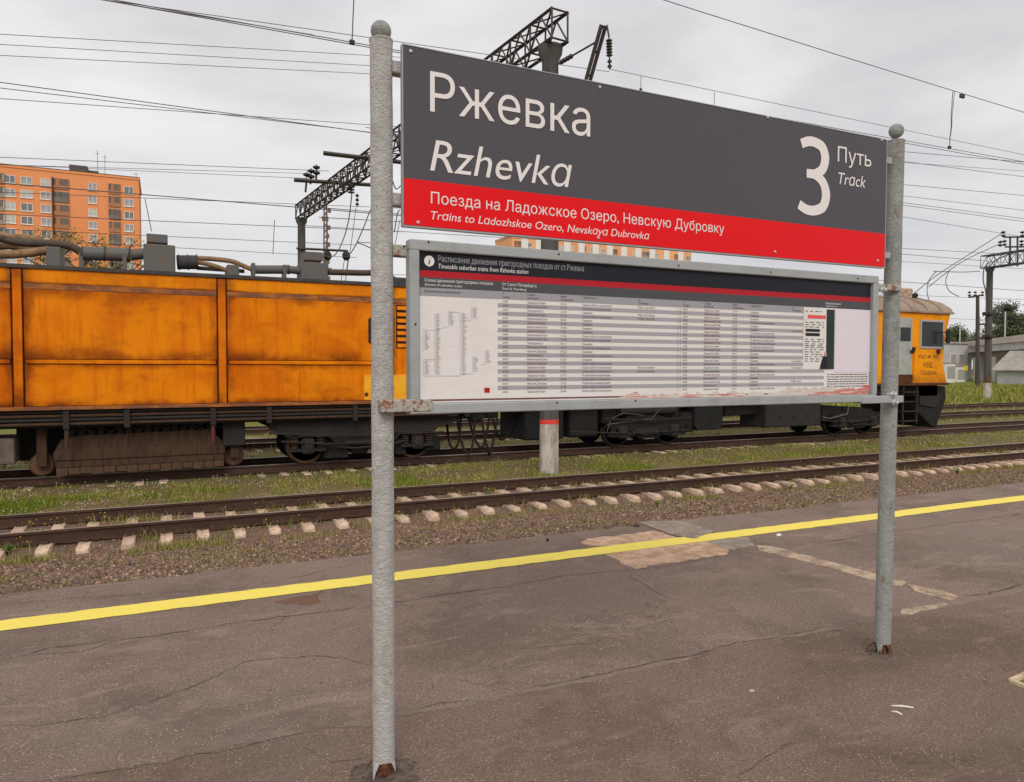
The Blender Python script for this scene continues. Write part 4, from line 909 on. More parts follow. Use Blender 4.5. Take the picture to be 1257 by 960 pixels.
# underframe: ribbed pipes along the sill
MB().box(WX0, WX1, YS+.5, YF-.5, ZB-.42, ZB-.06).build('centre_sill', 'under_black', wagon)
zs0, zs1 = Zp(60, 525), Zp(60, 505)
for k in range(4):
    z = zs1-(zs1-zs0)*(k+.3)/4; MB().tube([(WX0, YS+.10, z), (WX1-.6, YS+.10, z)], .035, 8).build('sill_pipe', 'under_brown' if k % 2 else 'under_dark', wagon, True)
MB().box(WX0, WX1-.3, YS+.17, YS+.22, zs0-.02, ZB-.03).build('sill_web', 'under_black', wagon)
for q_, mat, dz in ((80, 'under_brown', .62), (261, 'red_paint', .62), (155, 'under_dark', .05), (330, 'under_dark', .05), (436, 'under_dark', .2)):
    x = Xp(q_, YS+.05); MB().cbox(x-.06, x+.06, YS+.02, YS+.09, zs0-.05, ZB-.05, .008).build('hanger', 'under_dark', wagon)
    if dz > .3:
        MB().tube([(x, YS+.1, zs0-.05), (x, YS+.1, zs0-dz*.75)], .045, 8).build('hanger_rod', 'red_paint' if mat == 'red_paint' else 'under_brown', wagon)
MB().box(Xp(20, 19.6), Xp(288, 19.6), YC-.5, YC+.7, Z_RAIL+.35, ZB-.3).build('black_backing', 'under_black', wagon)  # added black backing, makes the gaps above the grinding unit dark
MB().box(Xp(385, 19.6), Xp(500, 19.6), YC-.6, YC+.7, Z_RAIL+.28, ZB-.3).build('bogie_backing', 'under_black', wagon)  # added black fill, hides the lit ground seen between the wheels
MB().box(Xp(338, 18.95), Xp(536, 18.95), 18.95, 20.9, Z_RAIL+1.0, ZB-.3).build('bolster_mass', 'under_black', wagon)
for q0_, q1_, ya_, yb_ in ((398, 428, 545, 562), (431, 452, 540, 556), (486, 499, 538, 558), (522, 541, 536, 552)):
    a, b = P(q0_, ya_, 18.8), P(q1_, yb_, 18.8); MB().cbox(a.x, b.x, 18.8, 19.5, b.z, a.z, .03).build('brake_gear', 'under_black', wagon)
for q0_, q1_, y_ in ((330, 470, 533), (345, 452, 543), (470, 545, 530)): MB().tube([P(q0_, y_-1, 18.62), P((q0_+q1_)/2, y_+2, 18.6), P(q1_, y_, 18.62)], .025, 6).build('brake_pipe', 'under_dark', wagon)
# grinding unit between the bogies
UY = 18.75
gx0, gx1 = Xp(66, UY), Xp(274, UY); zu0, zu1, zu2, zu3 = Zp(100, 586, UY), Zp(100, 573, UY), Zp(100, 556, UY), Zp(100, 541, UY)
unit = MB().prism([(gx0, zu1-.06), (gx0-.06, zu2), (gx0+.1, zu3+.02), (gx0+.4, zu3+.1), (gx1-.3, zu3+.16), (gx1, zu2+.1), (gx1, zu1)], UY+.1, UY+1.2).build('grinding_unit', 'under_brown', wagon)
MB().cbox(gx0-.02, gx1+.02, UY, UY+.13, zu2-.16, zu2+.06, .012).build('guard_board', 'under_brown', unit)
MB().cbox(gx0, gx1, UY+.02, UY+.1, zu1-.01, zu2-.17, .01).build('guard_board', 'under_brown', unit)
w = (gx1-gx0)/15
for k in range(15): MB().cbox(gx0+k*w+.006, gx0+(k+1)*w-.006, UY+.03+.008*(k % 2), UY+.07, Z_RAIL+.06+.01*(k % 3), zu1-.012, .004).build('spark_skirt', 'skirt_brown', unit)
mb = MB(); r = random.Random(8)
for k in range(16):
    x = gx0+.3+k*(gx1-gx0-.6)/15; mb.cbox(x-.08, x+.07, UY+.18, UY+.4, zu3+.05, zu3+r.uniform(.2, .5), .02)
    if k % 3 == 0: mb.tube([(x, UY+.1, zu3+.3), (x+.2, UY+.08, zu3+.18), (x+.45, UY+.1, zu3+.34)], .022, 6)
mb.build('grinding_motors', 'under_dark', unit)
for q_ in (50, 285):
    x = Xp(q_, 19.1); MB().lathe([(.05, -.12), (.22, -.11), (.22, -.02), (.26, .0), (.26, .03), (.05, .05)], (x, 19.14, Z_RAIL+.28), 'y', 20).build('guide_wheel', 'wheel_rust', wagon, True)
    MB().cbox(x-.08, x+.12, 18.85, 19.0, Z_RAIL+.25, ZB-.35, .02).build('guide_wheel_arm', 'under_brown', wagon)
a, b = P(-40, 540, 18.7), P(18, 570, 18.7); MB().cbox(a.x, b.x, 18.7, 19.6, b.z, a.z, .02).build('equipment_box', 'grey_box', wagon)
x = Xp(284, 18.7); MB().cbox(x-.2, x+.3, 18.72, 19.3, Zp(284, 548, 18.7), ZB-.3, .03).build('brake_box', 'under_dark', wagon)
# bogies
WR = .475
def bogie(par, xa, xb, style):
    b = None; xc = (xa+xb)/2
    y0 = 18.72
    if style == 0:
        poly = [(xa-.95, Z_RAIL+.95), (xa-.9, Z_RAIL+1.1), (xa-.3, Z_RAIL+1.22), (xb+.3, Z_RAIL+1.22), (xb+1.1, Z_RAIL+1.1), (xb+1.15, Z_RAIL+.98), (xb+.6, Z_RAIL+.84), (xb+.45, Z_RAIL+.70), (xb-.45, Z_RAIL+.70), (xb-.6, Z_RAIL+.55), (xa+.65, Z_RAIL+.55), (xa+.5, Z_RAIL+.70), (xa-.5, Z_RAIL+.70), (xa-.62, Z_RAIL+.80)]
    else:
        poly = [(xa-.6, Z_RAIL+.66), (xa-.35, Z_RAIL+.82), (xa+.25, Z_RAIL+.86), (xc-.3, Z_RAIL+.98), (xc+.3, Z_RAIL+.98), (xb-.25, Z_RAIL+.86), (xb+.35, Z_RAIL+.82), (xb+.6, Z_RAIL+.66), (xb+.3, Z_RAIL+.58), (xb-.3, Z_RAIL+.5), (xc+.35, Z_RAIL+.26), (xc-.35, Z_RAIL+.26), (xa+.3, Z_RAIL+.5), (xa-.3, Z_RAIL+.58)]
    fr_ = MB().prism(poly, y0, y0+.16).build('bogie_frame', 'under_dark' if style == 0 else 'under_black', par)
    MB().prism(poly, 2*YC-y0-.16, 2*YC-y0).build('bogie_frame', 'under_black', par)
    for x in (xa, xb):
        for yc, sgn in ((YC-.797, -1), (YC+.797, 1)):
            prof = [(.09, -.10), (.12, -.09), (.16, -.03), (.36, -.01), (.38, -.065), (WR, -.065), (WR, .035), (WR+.03, .045), (WR+.03, .07), (.38, .07), (.1, .06)]
            if sgn > 0: prof = [(r_, -h) for r_, h in prof][::-1]
            wh = MB().lathe(prof, (x, yc, Z_RAIL+WR), 'y', 40).build('wheel', 'under_dark', par, True)
            yy0 = yc-.075*(-sgn) if False else yc+sgn*.068
            MB().lathe([(WR-.07, 0), (WR-.065, sgn*.004), (WR-.004, sgn*.004), (WR-.002, 0)] if sgn > 0 else [(WR-.002, 0), (WR-.004, -.004), (WR-.065, -.004), (WR-.07, 0)], (x, yy0, Z_RAIL+WR), 'y', 40).build('tyre', 'wheel_rust' if style == 0 else 'under_dark', wh)
        MB().tube([(x, YC-.95, Z_RAIL+WR), (x, YC+.95, Z_RAIL+WR)], .08, 10).build('axle', 'under_black', par)
        ab = MB().cbox(x-.16, x+.16, y0-.09, y0+.22, Z_RAIL+WR-.2, Z_RAIL+WR+.2, .05).build('axle_box', 'under_dark', par)
        MB().lathe([(.06, -.03), (.11, -.02), (.12, .01)], (x, y0-.09, Z_RAIL+WR), 'y', 14).build('box_cover', 'under_dark', ab)
        for s in (-.32, .32):
            mb = MB()
            for k in range(6 if style == 0 else 5): z = Z_RAIL+.42+k*.062; mb.lathe([(.075, 0), (.105, .012), (.105, .034), (.075, .046)], (x+s, y0+.06, z), 'z', 12)
            mb.build('spring', 'under_brown' if style == 0 else 'under_dark', par)
        mb = MB(); mb.cbox(x-.46, x+.46, y0-.02, y0+.2, Z_RAIL+.33, Z_RAIL+.41, .02); mb.build('spring_plate', 'under_dark', par)
    mb = MB(); mb.cbox(xa+.3, xb-.3, y0+.17, 2*YC-y0-.17, Z_RAIL+.3, Z_RAIL+1.0, .03); mb.build('bolster', 'under_black', par)
    mb = MB(); mb.tube([(xa+.3, y0-.04, Z_RAIL+.5), (xc-.3, y0-.04, Z_RAIL+.38), (xc+.3, y0-.04, Z_RAIL+.40), (xb-.3, y0-.04, Z_RAIL+.52)], .03, 6)
    mb.cbox(xc-.5, xc+.35, y0-.03, y0+.05, Z_RAIL+.44, Z_RAIL+.56, .02); mb.build('brake_rigging', 'under_dark', par)
bogie(wagon, Xp(375.5, 19.05, 555), Xp(508, 19.05, 545), 0)
bogie(wagon, -14.0+5.2, -11.2+5.2, 0) if False else None
MB().box(WX1-.05, WX1+.1, YC-1.3, YC+1.3, ZB-.45, ZB+.05).build('headstock', 'under_black', wagon)
mb = MB(); mb.cbox(WX1+.1, WX1+.75, YC-.14, YC+.14, Z_RAIL+.95, Z_RAIL+1.2, .04); mb.cbox(WX1+.6, WX1+.95, YC-.2, YC+.2, Z_RAIL+.85, Z_RAIL+1.28, .05); mb.build('coupler', 'under_dark', wagon)

# ------------------------------------------------------------------ cab wagon
cabw = thing('cab_wagon', (18, YC, Z_RAIL), 'orange cab wagon with driver window and black plough, behind the right post', 'rail wagon')
CX0 = 9.0; cxr = Xp(1167, YS, 384); zcb = Zp(1160, 470); zct = Zp(1166, 384)
cq = lambda x, y: (P(x, y, YS).x, P(x, y, YS).z)
front = [cq(1166.5, 385), cq(1163, 402), cq(1158.5, 425), cq(1157, 445), cq(1162, 470)]
poly = [(CX0, zcb), (CX0, zct)]+front
MB().prism([(x, z) for x, z in poly][::-1], YS, YF).build('body_shell', 'orange_cab', cabw)
MB().cbox(CX0, front[-1][0]+.12, YS-.03, YF+.03, zcb-.09, zcb+.01, .01).build('bottom_sill', 'seam_dark', cabw)
MB().box(CX0, front[-1][0]-.1, YS+.3, YF-.3, zcb-.5, zcb-.08).build('underframe', 'under_black', cabw)
for k in range(3): MB().tube([(CX0, YS+.1, zcb-.14-k*.11), (24.3, YS+.1, zcb-.14-k*.11)], .035, 8).build('sill_pipe', 'under_dark', cabw, True)
# roof: low vault with hipped front, metal sheets with standing seams
zrid = Zp(1105, 358, YC); rx1 = cxr+.1; nsl = 8; prof = []
for k in range(nsl+1):
    a = math.pi*k/nsl; prof.append((YC-(YF-YS+.12)/2*math.cos(a), math.sin(a)))
vs = []; F = []; xsr = [CX0, rx1-5.2, rx1-4.2, rx1-3.2, rx1-2.4, rx1-1.5, rx1-.7, rx1]; hs = [.70]*6+[.69, .67]
for x, h in zip(xsr, hs): vs += [(x, y, zct-.02+h*s**1.25 if s > 0 else zct-.02) for y, s in prof]
n = nsl+1
for i in range(len(xsr)-1):
    for k in range(nsl): F.append((i*n+k, (i+1)*n+k, (i+1)*n+k+1, i*n+k+1))
F.append(tuple(range((len(xsr)-1)*n, len(xsr)*n))); MB().add(vs, F).build('roof', 'cab_roof', cabw)
for i, (x, h) in enumerate(zip(xsr[1:-1], hs[1:-1])):
    MB().tube([(x, y, zct+.0+h*max(0, s)**1.25) for y, s in prof[0:6]], .022, 5).build('roof_seam', 'cab_roof', cabw)
MB().cbox(CX0, rx1+.02, YS-.08, YS+.02, zct-.06, zct+.02, .008).build('eave', 'cab_roof', cabw)
a, b = P(1098, 354, YC), P(1113, 364, YC); MB().cbox(a.x, b.x, YC-.3, YC+.5, b.z-.3, a.z, .05).build('roof_unit', 'patch_white', cabw)
q = P(1121, 363, 19.3); mb = MB(); mb.tube([(q.x, 19.3, q.z-.25), (q.x, 19.3, q.z+.05)], .04, 8); mb.lathe([(.05, 0), (.1, .16)], (q.x, 19.3, q.z+.02), 'x', 10); mb.build('horn', 'under_dark', cabw)
# door
dx0, dx1 = Xp(1101, YS, 420), Xp(1119, YS, 420); dz0, dz1 = Zp(1112, 460), Zp(1112, 390)
door = MB().cbox(dx0, dx1, YS-.03, YS+.05, dz0, dz1, .01).build('door', 'door_grey', cabw)
MB().box(dx0+.14, dx1-.1, YS-.034, YS-.02, Zp(1112, 419), Zp(1112, 402)).build('door_window', 'glass', door)
MB().box(dx1-.12, dx1-.04, YS-.06, YS-.03, dz0+.8, dz0+.92).build('door_handle', 'under_dark', door)
# side window
wx0, wx1 = Xp(1129, YS, 420), Xp(1158, YS, 420); wz0, wz1 = Zp(1143, 428), Zp(1143, 393); fw_ = .075
win = MB()
for a, b, c, d in ((wx0, wx1, wz1-fw_, wz1), (wx0, wx1, wz0, wz0+fw_), (wx0, wx0+fw_, wz0+fw_, wz1-fw_), (wx1-fw_, wx1, wz0+fw_, wz1-fw_)): win.cbox(a, b, YS-.035, YS+.02, c, d, .008)
win = win.build('window', 'frame', cabw); MB().quadxz(wx0+.05, wx1-.05, wz0+.05, wz1-.05, YS-.01).build('pane', 'glass', win)
# windscreen on the front face
for s in (-1, 1):
    y0_, y1_ = YC+s*.1, YC+s*1.3; a, b = front[1], front[2]
    ws = MB().add([(a[0]+.02, y0_, a[1]-.1), (a[0]+.02, y1_, a[1]-.1), (b[0]+.02, y1_, b[1]), (b[0]+.02, y0_, b[1])], [(0, 1, 2, 3)]).build('windscreen', 'glass', cabw)
q = P(1163, 413, YS-.25); mb = MB(); mb.cbox(q.x-.12, q.x+.12, YS-.3, YS-.24, q.z-.26, q.z+.26, .04); mb.tube([(q.x-.1, YS, q.z+.15), (q.x, YS-.22, q.z+.15)], .02, 6); mb.build('wing_mirror', 'under_black', cabw)
q = P(1151, 431, YS); MB().cbox(q.x-.08, q.x+.08, YS-.08, YS+.01, q.z-.1, q.z+.06, .02).build('side_lamp', 'under_dark', cabw)
# grab rails
for q_ in (1099, 1122.5):
    x = Xp(q_, YS-.08, 440); z0_, z1_ = Zp(q_, 466), Zp(q_, 430)
    MB().tube([(x, YS, z1_), (x, YS-.09, z1_-.03), (x, YS-.09, z0_+.05), (x, YS, z0_)], .022, 6).build('grab_rail', 'orange_cab', cabw)
    MB().cbox(x-.06, x+.06, YS-.1, YS, z1_-.1, z1_+.12, .02).build('rail_bracket', 'under_dark', cabw)
# lettering on the cab side
def cabtext(body, xl, xr, yb, yt):
    A, B_ = P(xl, yb, YS), P(xr, yb, YS); mb = MB(); h = P(xl, yt, YS).z-A.z
    letters(mb, body, A.x, A.z, B_.x, A.z, h, YS-.004, 0, 'П', 3); mb.build('lettering', 'cab_letter', cabw)
cabtext('РШП-48  №03', 1128, 1153, 440, 435.2); cabtext('КбШ.', 1133.5, 1145.5, 451, 444); cabtext('г.Сызрань', 1129, 1150, 460, 454.5)
# plough, steps, ladder
pl = lambda x, y, D: (P(x, y, D).x, P(x, y, D).z)
PY = YS+.35
pp = [pl(1123, 474, PY), pl(1160, 474, PY), pl(1161, 489, PY), pl(1149, 525, PY), pl(1143, 522, PY), pl(1124, 503, PY)]
MB().prism(pp[::-1], PY, YF-.35).build('plough', 'under_black', cabw)
a0, a1, a2 = pl(1150, 477, PY), pl(1161, 489, PY), pl(1148, 524, PY)
MB().prism([pl(1126, 474, PY), pl(1158, 474, PY), pl(1153, 490, PY), pl(1146, 500, PY), pl(1128, 497, PY)][::-1], PY-.05, PY+.02).build('plough_plate', 'under_dark', cabw)
lx0, lx1 = Xp(1107, YS+.1, 500), Xp(1125, YS+.1, 500); lz1, lz0 = Zp(1115, 474), Zp(1115, 521)
for x in (lx0, lx1-.06): MB().cbox(x, x+.06, YS+.05, YS+.12, lz0, lz1, .006).build('ladder_stile', 'under_dark', cabw)
for k in range(4):
    z = lz0+.12+k*(lz1-lz0-.2)/3.4; MB().cbox(lx0, lx1, YS+.02, YS+.3, z-.025, z+.015, .006).build('step', 'under_dark', cabw)
a, b = pl(1101, 460, YS), pl(1119, 470, YS); MB().box(a[0], b[0], YS-.04, YS+.03, b[1], a[1]).build('door_sill', 'seam_dark', cabw)
bogie(cabw, Xp(757, 19.05, 540), Xp(820, 19.05, 535), 1); bogie(cabw, Xp(1024, 19.05, 525), Xp(1062, 19.05, 520), 1)
a, b = P(941, 499, 18.6), P(1008, 518, 18.6); tank = MB().cbox(a.x, b.x, 18.6, 19.9, b.z-.12, ZB+.1, .04).build('battery_box', 'under_dark', cabw)
for k in range(3): x = a.x+(b.x-a.x)*(.25+.25*k); MB().lathe([(.03, -.03), (.07, -.02), (.07, 0)], (x, 18.6, (a.z+b.z)/2-.05), 'y', 10).build('box_bolt', 'under_dark', tank)
a, b = P(853, 500, 18.7), P(887, 527, 18.7); MB().prism([(a.x, ZB+.1), (b.x, ZB+.1), (b.x, b.z+.15), (b.x-.15, b.z), (a.x+.15, b.z), (a.x, b.z+.15)], 18.7, 20.2).build('fuel_tank', 'under_black', cabw)
a, b = P(645, 505, 18.8), P(735, 545, 18.8); MB().cbox(a.x, b.x-1.2, 18.8, 20.6, b.z+.2, ZB+.05, .05).build('equipment_box', 'under_black', cabw)
a, b = P(700, 505, 18.9), P(735, 540, 18.9); MB().cbox(a.x, b.x, 18.9, 20.6, b.z+.1, ZB+.05, .06).build('equipment_box', 'under_black', cabw)
for q0_, q1_, ya_, yb_, D_ in ((740, 762, 498, 520, 18.95), (768, 800, 508, 524, 18.8), (803, 835, 500, 522, 18.9), (836, 852, 506, 530, 18.85), (1010, 1034, 500, 516, 18.9), (1036, 1072, 503, 520, 18.85), (890, 938, 498, 509, 19.0)):
    a, b = P(q0_, ya_, D_), P(q1_, yb_, D_); MB().cbox(a.x, b.x, D_, D_+.8, b.z, a.z, .04).build('equipment_box', 'under_black' if q0_ % 3 else 'under_dark', cabw)
for q0_, q1_, y_ in ((742, 850, 512), (700, 845, 528), (1008, 1075, 514)): MB().tube([P(q0_, y_+2, 18.6), P((q0_+q1_)/2, y_+4, 18.58), P(q1_, y_, 18.6)], .022, 6).build('brake_pipe', 'under_dark', cabw)
q = P(800, 503, 18.75); MB().tube([(q.x-1.2, 18.8, q.z), (q.x+.9, 18.8, q.z)], .16, 12).build('air_tank', 'under_dark', cabw, True)
a, b = P(968, 503, 18.75), P(1040, 515, 18.75); MB().tube([P(1010, 512, 18.6), P(1018, 514, 18.6), P(1040, 508, 18.6), P(1042, 498, 18.6)], .02, 6).build('brake_hose', 'grey_box', cabw)
mb = MB(); mb.tube([P(745, 530, 18.62), P(750, 514, 18.62), P(765, 507, 18.62), P(790, 510, 18.62)], .009, 6); mb.tube([P(745, 521, 18.65), P(800, 514, 18.65), P(812, 500, 18.65)], .009, 6); mb.build('brake_hose', 'grey_box', cabw)
mb = MB(); mb.cbox(8.1, 8.95, YC-.14, YC+.14, Z_RAIL+.95, Z_RAIL+1.2, .04); mb.build('coupler', 'under_dark', cabw)
MB().box(8.9, 9.02, YC-1.3, YC+1.3, zcb-.6, zcb-.05).build('headstock', 'under_black', cabw)
# looping hoses between the two wagons
for k, (xa, xb, yl, D) in enumerate(((548, 566, 551, 19.2), (562, 585, 556, 19.0), (575, 604, 549, 19.3), (590, 612, 557, 19.1), (600, 635, 540, 19.4))):
    A, B_ = P(xa, 500, D), P(xb, 500, D); low = P((xa+xb)/2, yl, D).z; pts = []
    for j in range(17):
        t = j/16; pts.append((A.x+(B_.x-A.x)*t, D+.1*math.sin(t*6.28+k), ZB+.0-(ZB-low)*(math.sin(math.pi*t)**.55)))
    h = tag(MB().tube(pts, .035, 7).build('coupling_hose', 'under_black'), None)
    h.parent = wagon; h.matrix_parent_inverse = Matrix.Translation(-wagon.location)
mb = MB(); mb.cbox(P(555, 500, 19.6).x, P(640, 500, 19.6).x, 19.6, 19.75, ZB-.35, ZB-.2, .02); mb.build('hose_rail', 'under_black', wagon)

# ------------------------------------------------------------------ catenary portals
def mast(par, x, y, z1, r0, r1, white_z, band=True, name='mast'):
    mb = MB(); n = 14; z0 = -1.1; zs = [z0, white_z]; rr = lambda z: r0+(r1-r0)*(z-z0)/(z1-z0)
    MB().lathe([(rr(z0), z0), (rr(white_z), white_z)], (x, y, 0), n=18).build(name+'_foot', 'whitewash', par, True)
    if band: MB().lathe([(rr(white_z)+.004, white_z-.0), (rr(white_z)+.004, white_z+.11)], (x, y, 0), n=18).build('red_band', 'band_red', par, True)
    b0 = white_z+(.11 if band else 0)
    prof = [(rr(z), z) for z in np.linspace(b0, z1-.35, 9)]+[(r1+.09, z1-.18), (r1+.11, z1), (r1*.5, z1)]
    return MB().lathe(prof, (x, y, 0), n=18).build(name, 'mast', par, True)
def truss(par, A, B, w, h, bay, name='truss'):
    A, B = Vector(A), Vector(B); u = (B-A).normalized(); s = u.cross(Vector((0, 0, 1))).normalized(); L = (B-A).length
    ch = lambda t, a, b: A+u*t+s*(w/2*a)+Vector((0, 0, h*b))
    mb = MB()
    for a in (-1, 1):
        for b in (0, 1): mb.bar(ch(-.0, a, b), ch(L, a, b), .075)
    t = mb.build(name, 'truss_steel', par); k = int(L/bay); mb = MB()
    for i in range(k+1):
        t0 = L*i/k; t1 = min(L, L*(i+1)/k); tm = (t0+t1)/2
        for a in (-1, 1):
            mb.bar(ch(t0, a, 0), ch(t0, a, 1), .04)
            if i < k:
                mb.bar(ch(t0, a, 0), ch(tm, a, 1), .04); mb.bar(ch(tm, a, 1), ch(t1, a, 0), .04)
        for b in (0, 1):
            mb.bar(ch(t0, -1, b), ch(t0, 1, b), .04)
            if i < k: mb.bar(ch(t0, -1, b), ch(t1, 1, b), .035); mb.bar(ch(t0, 1, b), ch(t1, -1, b), .03)
    mb.build('lattice', 'truss_steel', t); return t
def insul(mb, p0, p1, n=5, r=.07):
    p0, p1 = Vector(p0), Vector(p1); pts = []; rr = []
    for i in range(n):
        for t, q in ((0, .02), (.3, r), (.6, r), (.7, .02)): pts.append(p0.lerp(p1, (i+t)/n)); rr.append(q)
    pts.append(p1); rr.append(.02); mb.tube(pts, rr, 8)
M1 = Vector((8.75, 16.2, 0)); M2 = Vector((6.75, 40.4, 0))
portal = thing('catenary_portal', (M1.x, M1.y, -1.0), 'dark lattice catenary portal whose red banded mast stands behind the sign', 'catenary portal')
zc1 = P(672, 57, M1.y).z; zc2 = P(369, 268, M2.y).z
mast(portal, M1.x, M1.y, zc1, .245, .205, P(676, 520, M1.y).z); mast(portal, M2.x, M2.y, zc2, .245, .2, .3, False)
u = (M2-M1).normalized()
tA = M1-u*.42; tB = M2+u*.3
truss(portal, (tA.x, tA.y, zc1+.02), (tB.x, tB.y, zc2+.02), .46, .70, 1.0)
for a, b, D in (((397, 188), (492, 199), 29.5), ((361, 221), (456, 227), 34.5)):
    p0, p1 = P(*a, D), P(*b, D); MB().bar(p0, p1, .13).build('cross_beam', 'truss_steel', portal)
mb = MB()
for a, b in (((375, 236), (376.5, 219)), ((381, 226), (382, 214)), ((388, 222), (388.5, 209))):
    mb.bar(P(*a, 35.5), P(*b, 35.5), .07)
mb.build('insulator_post', 'truss_steel', portal)
for x, y in ((376.5, 219), (382, 214.5), (388.5, 210)): 
    mb = MB(); p = P(x, y, 35.5); insul(mb, p+Vector((0, 0, -.2)), p+Vector((0, 0, .32)), 2, .17); mb.build('insulator', 'insulator', portal)
for (x, ya, yb, D) in ((431, 228, 238, 33), (438.5, 238, 254, 33)):
    mb = MB(); insul(mb, P(x, ya, D), P(x, yb, D), 3, .16 if x < 435 else .08); mb.build('insulator', 'insulator', portal)
# arm with two pulleys and drooping feeder cables at the far mast
D = M2.y-.3; MB().bar(P(364, 305, D), P(427, 308, D), .09).build('side_arm', 'truss_steel', portal)
for x in (402, 425): MB().lathe([(.1, -.25), (.22, -.1), (.22, .1), (.1, .25)], P(x, 314, D), 'z', 12).build('insulator', 'insulator', portal)
def droop(px, r, D, par, name='feeder_cable'):
    pts = [P(a, b, D) for a, b in px]; out = []
    for i in range(len(pts)-1):
        p0, p1, p2, p3 = pts[max(0, i-1)], pts[i], pts[i+1], pts[min(len(pts)-1, i+2)]
        for k in range(6):
            t = k/6; out.append(.5*((2*p1)+(p2-p0)*t+(2*p0-5*p1+4*p2-p3)*t*t+(3*p1-p0-3*p2+p3)*t**3))
    MB().tube(out+[pts[-1]], r, 6).build(name, 'wire', par)
droop([(432, 238), (428, 270), (421, 295), (412, 312), (403, 316)], .026, 33.5, portal)
droop([(428, 314), (436, 302), (446, 280), (456, 255), (468, 232)], .026, 34, portal)
droop([(423, 318), (420, 335), (418, 352)], .02, D, portal); droop([(427, 318), (425, 335), (424, 352)], .02, D, portal); droop([(437, 255), (431, 300), (424, 345)], .018, D, portal)
droop([(438, 298), (445, 300), (458, 306)], .03, D, portal); droop([(484, 285), (488, 262), (491, 258)], .026, 33, portal); droop([(482, 222), (486, 232), (492, 228)], .026, 30, portal)
droop([(484, 305), (487, 290), (491, 270)], .02, D, portal)
# near cantilever over the first track: double channel, tie rod, insulator string
e1 = P(741, 31, 13.75); e0 = P(722, 98, 14.4); d = (e0-e1).normalized(); root = e1+d*((16.05-e1.y)/d.y); s = Vector((.055, 0, 0))
mb = MB(); mb.bar(e1-s, root-s, .07); mb.bar(e1+s, root+s, .07)
for k in range(9): q = e1.lerp(root, k/8+.01); mb.bar(q-s, q+s, .05)
mb.build('cantilever', 'truss_steel', portal)
tr0 = Vector((M1.x+.12, M1.y-.15, P(684, 80, 16.1).z)); tr1 = P(731, 52, 14.05)
mb = MB(); insul(mb, tr0.lerp(tr1, .08), tr0.lerp(tr1, .42), 4, .06); mb.build('insulator', 'insulator', portal)
MB().tube([tr0, tr1], .022, 6).build('tie_rod', 'truss_steel', portal)
i0 = P(747.5, 45, 13.7); i1 = P(748.5, 85, 13.7); mb = MB(); insul(mb, i0.lerp(i1, .08), i0.lerp(i1, .62), 6, .07); insul(mb, i0.lerp(i1, .7), i1, 2, .05); mb.build('insulator', 'insulator', portal)
mb = MB(); mb.tube([e1+Vector((0, 0, -.1)), e1.lerp(i0, .6)+Vector((0, 0, .15)), i0], .022, 6); mb.tube([i0, i1], .016, 5); mb.build('hanger_link', 'truss_steel', portal)
# second portal on the right
M3_ = Vector((64.9, 39.8, 0)); portal2 = thing('catenary_portal', (M3_.x, M3_.y, -1.0), 'distant catenary portal at the right edge with white footed mast', 'catenary portal')
zc3 = P(1213, 329, 39.8).z; mast(portal2, M3_.x, M3_.y, zc3, .3, .24, P(1214, 470, 39.8).z, False)
MB().lathe([(.298, P(1214, 470, 39.8).z), (.296, P(1214, 462, 39.8).z)], (M3_.x, M3_.y, 0), n=18).build('brown_band', 'wheel_rust', portal2)
truss(portal2, (M3_.x+.1, M3_.y+.6, zc3+.05), (M3_.x-1.5, 17.0, zc3+.2), .8, 1.05, 1.2)
mb = MB()
for x in (1240, 1249):
    mb.bar(P(x, 327, 37), P(x, 290, 37), .12)
mb.bar(P(1234, 303, 37), P(1262, 303, 37), .1); mb.bar(P(1232, 291, 37), P(1262, 291, 37), .1); mb.build('insulator_frame', 'truss_steel', portal2)
for x, y in ((1233, 299), (1228, 300), (1231.5, 288), (1255, 288), (1254, 299)):
    mb = MB(); p = P(x, y, 37); insul(mb, p+Vector((0, 0, -.2)), p+Vector((0, 0, .35)), 2, .17); mb.build('insulator', 'insulator', portal2)
droop([(1214, 322), (1208, 330), (1207, 345), (1210, 358), (1211, 385)], .05, 39.3, portal2); droop([(1212, 330), (1225, 318), (1257, 306)], .05, 39, portal2)
for y in (385, 413): MB().cbox(M3_.x-.5, M3_.x+.5, M3_.y-.4, M3_.y+.3, P(1213, y+2, 39.8).z, P(1213, y-2, 39.8).z, .05).build('clamp', 'insulator', portal2)
mb = MB(); mb.bar(P(1200, 398, 39.8), P(1213, 398, 39.8), .1); mb.bar(P(1200, 415, 39.8), P(1213, 415, 39.8), .1); mb.bar(P(1213, 378, 39.8), P(1236, 378, 39.8), .06); mb.build('side_arm', 'truss_steel', portal2)
MB().lathe([(.1, -.25), (.35, -.1), (.35, .1), (.1, .25)], P(1237, 378, 39.8), 'x', 12).build('insulator', 'insulator', portal2)
# wooden pole
wp = P(1198, 420, 61); pole = thing('utility_pole', (97.2, 61, -.7), 'slim dark utility pole with short cross arm, left of the right mast', 'pole')
MB().tube([(97.4, 61, -.9), (97.0, 61, P(1197, 362, 61).z)], [.3, .2], 10).build('shaft', 'wood_pole', pole, True)
mb = MB(); mb.bar(P(1189, 365, 60.8), P(1207, 362, 60.8), .16); mb.build('cross_arm', 'wood_pole', pole)
for x in (1190, 1197, 1206): mb = MB(); p = P(x, 361, 60.8); insul(mb, p+Vector((0, 0, -.3)), p+Vector((0, 0, .45)), 2, .2); mb.build('insulator', 'insulator', pole)

